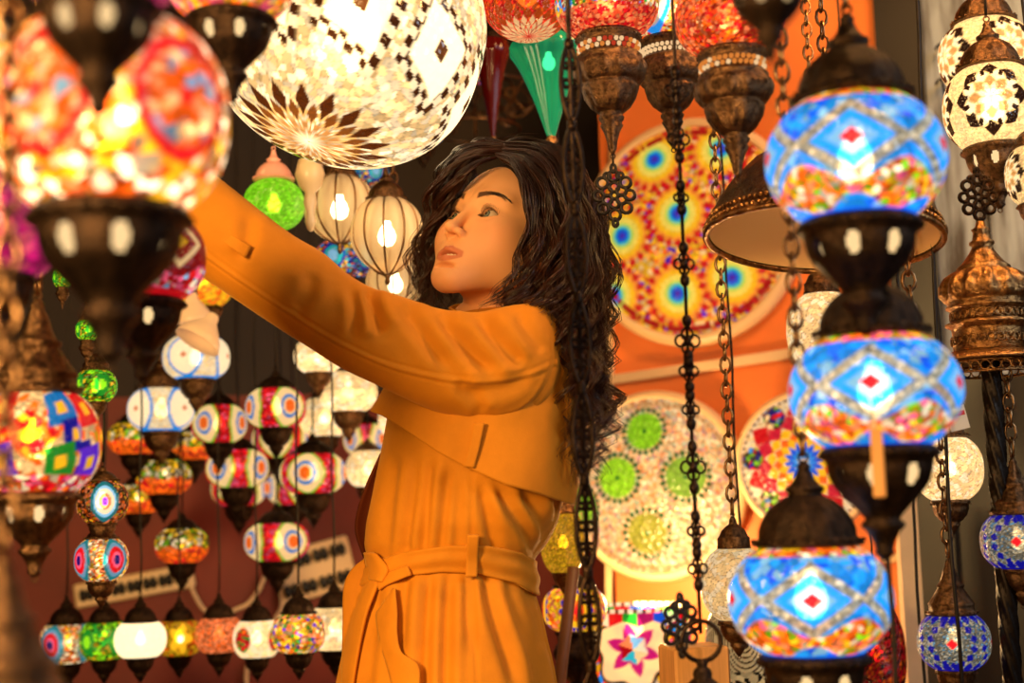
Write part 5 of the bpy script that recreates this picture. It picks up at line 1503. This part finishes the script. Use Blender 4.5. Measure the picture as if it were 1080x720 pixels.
# storm cape over the back and shoulder
hem = np.array([(380, 425), (407, 432), (440, 455), (470, 476), (498, 491), (540, 511), (575, 521), (600, 530), (640, 552)], float)
nt2, nv2 = 200, 70
th2 = np.linspace(-1.42, 2.4, nt2); vv = np.linspace(0, 1, nv2)
L, R, B = tor(440.); xx = (L + R) / 2 + (R - L) / 2 * np.sign(np.sin(th2)) * np.abs(np.sin(th2)) ** (2 / NEXP)
hy_ = np.where(th2 > PI / 2, 532 - (th2 - PI / 2) * 10, np.interp(xx, hem[:, 0], hem[:, 1]))
T2, V2 = np.meshgrid(th2, vv); Y2 = 338 + (hy_[None] - 338) * V2
off = 4 + 7 * V2 ** 2 + 9 * np.exp(-((T2 + 1.42) / .22) ** 2) * V2 ** 3 + 2.0 * np.sin(T2 * 5 + .5) * V2 ** 2
cape = wput('storm_cape', mesh('storm_cape', Pn(*torso_pts(T2, Y2, off, 0)).reshape(-1, 3), grid_faces(nt2, nv2), COAT), coat); thick(cape, .003)
sheet('cape_tab', [(500, 446), (495, 470), (488, 492)], [(511, 446), (506, 470), (500, 493)], coat, COAT, 15, 15, 20, 6)
# stitched line inside the hem of the cape and armhole piping
def line(name, pts, r, lift, parent, m=COAT, dz=None):
    p_ = spline(np.array(pts, float), 60); d = (torso_dz(p_[:, 0], p_[:, 1]) if dz is None else dz) - lift * S0
    V, F = tube(Pn(p_[:, 0], p_[:, 1], d), r, 6); return wput(name, mesh(name, V, F, m), parent)
# belt
nb_ = 240
tb = np.linspace(-PI, PI, nb_, endpoint=False); vb = np.linspace(-1, 1, 17)
TB, VB = np.meshgrid(tb, vb)
L, R, B = tor(598.); xb = (L + R) / 2 + (R - L) / 2 * np.sin(TB)
yc = np.interp(xb, [385, 405, 430, 470, 500, 540, 562], [610, 602, 595, 589, 590, 599, 610])
hwid = np.interp(xb, [385, 420, 480, 540, 562], [10, 12, 14, 16, 18])
offb = 5.5 + 1.8 * np.cos(VB * PI * 1.5) * np.clip((xb - 400) / 40, 0, 1) - 3 * VB ** 6
belt = wput('belt', mesh('belt', Pn(*torso_pts(TB, yc + VB * hwid, offb, .12)).reshape(-1, 3), grid_faces(nb_, 17, True), COAT), coat); thick(belt, .004)
sheet('belt_loop', [(493, 564), (492, 586), (491, 608)], [(505, 564), (504, 586), (503, 608)], coat, COAT, 11, 11, 20, 6, .004)
sheet('belt_tail', [(394, 584), (372, 600), (363, 620), (362, 660), (361, 730), (356, 800)], [(396, 584), (406, 594), (398, 618), (385, 655), (373, 722), (366, 800)], belt, COAT, 8, 9, 60, 14, .004, 4)
sheet('belt_knot', [(386, 582), (388, 596), (392, 612)], [(398, 584), (410, 600), (404, 614)], belt, COAT, 12, 12, 20, 10, .008, 5)
sheet('belt_tail', [(398, 612), (404, 606), (430, 596)], [(400, 622), (410, 616), (434, 606)], belt, COAT, 9, 9, 20, 8, .004, 2)
sheet('pocket_flap', [(415, 620), (402, 640), (397, 650), (402, 680), (411, 712), (418, 745)], [(417, 621), (419, 645), (419, 668), (424, 688), (442, 704), (440, 745)], coat, COAT, 2, 8, 60, 12, .003, 3)
# far front edge of the coat, seen from inside
sheet('far_lapel', [(402, 478), (388, 508), (378, 536), (375, 560), (384, 588)], [(412, 480), (406, 510), (402, 540), (400, 562), (402, 590)], coat, COATIN, 0, 0, 30, 10, .004, -6, dz=D0 + .01)
# shoulder strap, collar, sleeve loop
def patch(name, quad, dzs, parent, t=.004, m=COAT):
    q = np.array(quad, float); d = np.array(dzs, float)
    u = np.linspace(0, 1, 10)
    U, Vv = np.meshgrid(u, u)
    w4 = [(1 - U) * (1 - Vv), U * (1 - Vv), U * Vv, (1 - U) * Vv]
    X = sum(w * q[i, 0] for i, w in enumerate(w4)); Y = sum(w * q[i, 1] for i, w in enumerate(w4)); Dd = sum(w * d[i] for i, w in enumerate(w4)) - .004 * np.sin(U * PI)
    return thick(wput(name, mesh(name, Pn(X, Y, Dd).reshape(-1, 3), grid_faces(10, 10), m), parent), t)
patch('shoulder_strap', [(552, 318), (568, 313), (583, 333), (566, 334)], [2.0, 2.02, 1.955, 1.935], coat)
th3 = np.linspace(-PI, PI, 100, endpoint=False); v3 = np.linspace(0, 1, 12); T3, V3 = np.meshgrid(th3, v3)
cxx, cyy, czz = 526 + 44 * (1 + .18 * V3) * np.sin(T3), 340 - 16 * V3 + 6 * np.cos(T3), D0 - 40 * (1 + .18 * V3) * np.cos(T3) * S0
thick(wput('collar', mesh('collar', Pn(cxx, cyy, czz).reshape(-1, 3), grid_faces(100, 12, True), COAT), coat), .004)
def sleeve_dz(px, py):
    """near surface of the sleeve"""
    i = np.argmin(np.hypot(c2[:, 0] - px, c2[:, 1] - py)); return D0 - st[i, 4] - .92 * hl[i] * 1.9 / FPX
k_ = sleeve_dz(248, 250)
patch('sleeve_loop', [(236, 243), (265, 260), (259, 272), (231, 252)], [k_ + .004, k_ + .003, k_ + .001, k_ + .002], sl, .004)

# --- hair
HAIRM = principled('dark_brown_hair', lin('#2c150b'), .38, attr='tint', spec=.55)
def cap_sdf(p):
    d = ell(p, (0, -20, 36), (83, 98, 84))
    d = smin(d, ell(p, (0, -48, -30), (78, 62, 90)), 30)
    ps = p.copy(); ps[:, 0] = np.abs(ps[:, 0])
    d = smax(d, -ell(ps, (0, 104, -18), (66, 74, 92)), 10)
    d = smax(d, -ell(ps, (0, 70, -90), (66, 70, 60)), 10)
    return d
V, F = surface_nets(cap_sdf, (-100, -130, -135), (100, 100, 130), 3.2)
HV, HF_, HC, nh = [h2w(V)], [F], [np.tile(lin('#1c0d06'), (len(V), 1))], len(V)
# strands: guides of (x, y, depth) with how many and how far they spread
G_ = [
 # from the parting down the near side of the face
 ([(528, 166, 2.03), (545, 176, 1.995), (556, 205, 1.975), (557, 240, 1.97), (549, 275, 1.965), (532, 305, 1.955), (512, 322, 1.94)], 90, 5, 3),
 ([(526, 163, 2.03), (548, 172, 1.99), (566, 205, 1.965), (572, 245, 1.96), (566, 285, 1.955), (548, 312, 1.945), (528, 326, 1.93)], 110, 7, 3.5),
 ([(530, 158, 2.04), (562, 165, 1.99), (588, 200, 1.965), (596, 245, 1.955), (588, 290, 1.95), (572, 318, 1.935), (560, 334, 1.925)], 130, 9, 4),
 ([(535, 153, 2.05), (578, 160, 2.0), (606, 205, 1.98), (616, 260, 1.965), (612, 310, 1.955), (600, 350, 1.945), (610, 400, 1.94), (606, 450, 1.95), (612, 500, 1.96)], 150, 9, 5),
 ([(540, 150, 2.07), (590, 158, 2.04), (622, 205, 2.02), (634, 265, 2.01), (628, 325, 2.0), (622, 375, 2.0), (630, 425, 2.0), (618, 470, 2.0), (612, 506, 2.0)], 150, 8, 6),
 ([(545, 150, 2.10), (596, 162, 2.09), (626, 215, 2.08), (639, 280, 2.07), (634, 340, 2.06), (630, 390, 2.05), (640, 430, 2.05), (628, 465, 2.05), (620, 488, 2.05)], 110, 6, 7),
 ([(540, 152, 2.09), (585, 175, 2.04), (600, 230, 2.0), (600, 290, 1.98), (590, 340, 1.97), (596, 390, 1.975), (604, 430, 1.985)], 140, 10, 4),
 ([(552, 152, 2.14), (596, 175, 2.16), (618, 240, 2.17), (622, 310, 2.16), (616, 380, 2.13), (618, 440, 2.10)], 120, 11, 5),
 # top and far side, swept across the far temple
 ([(524, 165, 2.03), (505, 170, 2.02), (485, 184, 2.02), (471, 204, 2.04), (460, 228, 2.06), (454, 258, 2.08), (455, 290, 2.08), (446, 318, 2.09)], 120, 4.5, 3),
 ([(526, 160, 2.04), (502, 162, 2.04), (482, 176, 2.05), (469, 200, 2.07), (461, 230, 2.09), (455, 265, 2.10), (447, 300, 2.11), (450, 326, 2.11)], 110, 5, 4),
 ([(530, 156, 2.06), (505, 157, 2.08), (484, 170, 2.10), (470, 195, 2.12), (460, 228, 2.13), (450, 262, 2.14), (442, 300, 2.14), (446, 328, 2.13)], 90, 6, 5),
 ([(533, 154, 2.09), (510, 154, 2.13), (492, 168, 2.17), (480, 200, 2.19), (474, 250, 2.19), (466, 300, 2.17), (470, 330, 2.15)], 120, 9, 4),
 ([(536, 152, 2.07), (548, 152, 2.05), (572, 156, 2.04), (596, 176, 2.02), (612, 215, 2.0)], 70, 6, 2),
 # behind the throat
 ([(500, 200, 2.20), (486, 260, 2.20), (478, 300, 2.19), (484, 335, 2.17)], 110, 13, 3),
]
rg = np.random.default_rng(4)
def strands(guide, count, spread, wave, rad=(.00045, .0009)):
    """children of a guide, as thin three-sided tubes"""
    global nh
    n = 34
    g = spline(np.array(guide, float), n); t = np.linspace(0, 1, n)
    Lp = np.hypot(np.diff(g[:, 0]), np.diff(g[:, 1])).sum()
    lock = 0
    for c in range(count):
        if lock <= 0:                                   # a new lock: its strands wave together
            lock = rg.integers(7, 16)
            o = rg.normal(0, 1, 3) * spread; o2 = rg.normal(0, 1, 3) * spread * .7
            ph = rg.uniform(-1.6, 1.6); fr = Lp / rg.uniform(40, 62); am0 = wave * rg.uniform(.8, 1.7); tone = rg.uniform(.6, 1.4)
        lock -= 1
        s1 = rg.normal(0, 1, 3) * min(2.0, spread * .35)
        env = .35 + .65 * np.minimum(1, t * 3)
        am = am0 * rg.uniform(.85, 1.15) * np.clip((t - .12) * 2.2, 0, 1.4)
        tt = np.clip(t * rg.uniform(.8, 1.04), 0, 1)
        q = np.stack([np.interp(tt, t, g[:, k]) for k in range(3)], 1)
        ang = 2 * PI * fr * tt + ph + rg.normal() * .12
        px = q[:, 0] + (o[0] + s1[0]) * env + o2[0] * t ** 2 + am * np.sin(ang)
        py = q[:, 1] + (o[1] + s1[1]) * env * .6 + o2[1] * t ** 2
        dz = q[:, 2] + ((o[2] * .8 + s1[2]) * env + am * .9 * np.cos(ang)) * S0
        p = Pn(px, py, dz)
        r = rg.uniform(*rad) * (1 - .75 * t ** 3)
        V, F = tube(p, r, 3)
        F = [f for f in F if len(f) == 4]
        col = lin('#331609') * tone * rg.uniform(.7, 1.35)
        HV.append(V); HF_.append(np.array(F) + nh); HC.append(np.tile(col, (len(V), 1))); nh += len(V)
for a in G_: strands(*a)
# curls that break away from the outline
for k in range(70):
    side = rg.random() < .7
    if side:
        x = 628 + rg.uniform(-6, 6); y = rg.uniform(230, 400)
        pts = [(x - 14, y - 50, 2.03), (x, y, 2.03)] + [(x + 4 + 9 * math.sin(i * 1.3 + k), y + 22 * (i + 1), 2.03) for i in range(4)]
    else:
        y = rg.uniform(190, 290); x = 470 - (y - 190) * .22
        pts = [(x + 12, y - 30, 2.08), (x, y, 2.09)] + [(x - 4 + 7 * math.sin(i * 1.3 + k), y + 16 * (i + 1), 2.1) for i in range(3)]
    strands(pts, 1, 1.5, 2.0, (.0003, .0006))
for k in range(40):
    a = rg.uniform(.3, 2.6); x0, y0 = 545 + 60 * math.cos(a) * .8, 215 - 58 * math.sin(a)
    strands([(x0, y0, 2.07), (x0 + 14 * math.cos(a + .6), y0 - 14 * math.sin(a), 2.07), (x0 + 34 * math.cos(a - .5), y0 - 12 * math.sin(a), 2.06)], 1, 3, 1.5, (.00022, .0004))
wput('hair', mesh('hair', np.concatenate(HV), np.concatenate(HF_), HAIRM, True, np.concatenate(HC)))
# eyelashes and the loose strand by the cheek are hair of the face
LASHM = principled('lash_black', (.02, .01, .006), .5)
for sx in (-1, 1):
    lb = MB()
    for k in range(30):
        a = -14 + 28.5 * k / 29; env = 1 - (a / 15.2) ** 2
        p0 = np.array([sx * (31.5 + a), 66 + math.sqrt(max(1, 14.9 ** 2 - a * a - 25)), EYE[2] + 7.3 * env + a * .06]); L = 5 + 2.8 * k / 29
        lb.tube(h2w([p0, p0 + (sx * a * .10, L * .7, L * .25), p0 + (sx * a * .22, L, L * .85)]), [.00034, .00024, .0001], 3)
    wput('eyelashes', lb.mesh('eyelashes', LASHM))
    lb = MB()
    for k in range(150):
        bx = rg.random() ** .9; x = 12 + 40 * bx
        z = 18.0 + 7.5 * math.sin(min(bx * 1.15, 1.15) * PI * .62) - 5.5 * max(0, (bx - .62) / .38) ** 1.5 + rg.normal() * 2.2 * (1 - .7 * bx)
        y = 88.0 - (x / 52) ** 2 * 21
        lb.tube(h2w([(sx * x, y - 2, z), (sx * (x + 3), y + .8, z + 1.6 - 2 * bx), (sx * (x + 7), y - 2, z + 1.2 - 4 * bx)]), [.00034, .0003, .0001], 3)
    wput('eyebrow', lb.mesh('eyebrow', LASHM))
# ------------------------------------------------------------------ light
def light(name, kind, loc, e, col, size=.1, tgt=None, spot=None):
    l = bpy.data.lights.new(name, kind); l.energy = e; l.color = col
    o = bpy.data.objects.new(name, l); COL.objects.link(o); o.location = loc
    if kind == 'AREA': l.size = size
    elif kind in ('POINT', 'SPOT'): l.shadow_soft_size = size
    if kind == 'SPOT' and spot: l.spot_size = spot; l.spot_blend = .6
    if tgt is not None: o.rotation_euler = (Vector(tgt) - Vector(loc)).to_track_quat('-Z', 'Y').to_euler()
    return o
WARM = (1.0, .50, .16)
light('shop_lamp_key', 'AREA', (-1.05, .0, 1.62), 76, (1., .62, .23), .4, P(510, 350, 2.1))  # added warm key on the woman, not a lamp of the shop
light('shop_lamp_fill', 'AREA', (-.15, -.35, 1.45), 12, (1., .62, .24), .5, P(520, 450, 2.1))  # added fill beside the camera, no lamp stands there
light('wall_spot', 'AREA', (.75, 1.7, 2.55), 26, (1., .50, .16), .35, on_right(740, 330))
light('ceiling_bulb_left', 'POINT', (-1.1, 2.3, 2.3), 5, WARM, .06)  # added warm light at the left
light('table_glow', 'POINT', P(688, 628, 3.02), 16.0, (1., .62, .25), .04)
light('globe_bulb', 'POINT', P(440, 140, 2.25), .9, (1., .72, .38), .05)  # added rim light for the hair, outside the big white globe
light('daylight_door', 'AREA', (2.4, .8, 2.3), 26, (.75, .88, 1.), .9, P(1020, 150, 2.6))
w = bpy.data.worlds.new('shop_air'); SC.world = w; w.use_nodes = True
bg = w.node_tree.nodes['Background']; bg.inputs['Color'].default_value = (.30, .13, .05, 1); bg.inputs['Strength'].default_value = .10
SC.view_settings.view_transform = 'Standard'; SC.view_settings.look = 'None'; SC.view_settings.exposure = 0.0; SC.view_settings.gamma = 1.0
SC.view_settings.use_curve_mapping = False
SC.cycles.use_denoising = True
SC.cycles.sample_clamp_indirect = 4.0
SC.cycles.max_bounces = 7; SC.cycles.diffuse_bounces = 3; SC.cycles.glossy_bounces = 3; SC.cycles.transmission_bounces = 5; SC.cycles.transparent_max_bounces = 10
SC.cycles.caustics_reflective = False
SC.cycles.use_light_tree = True
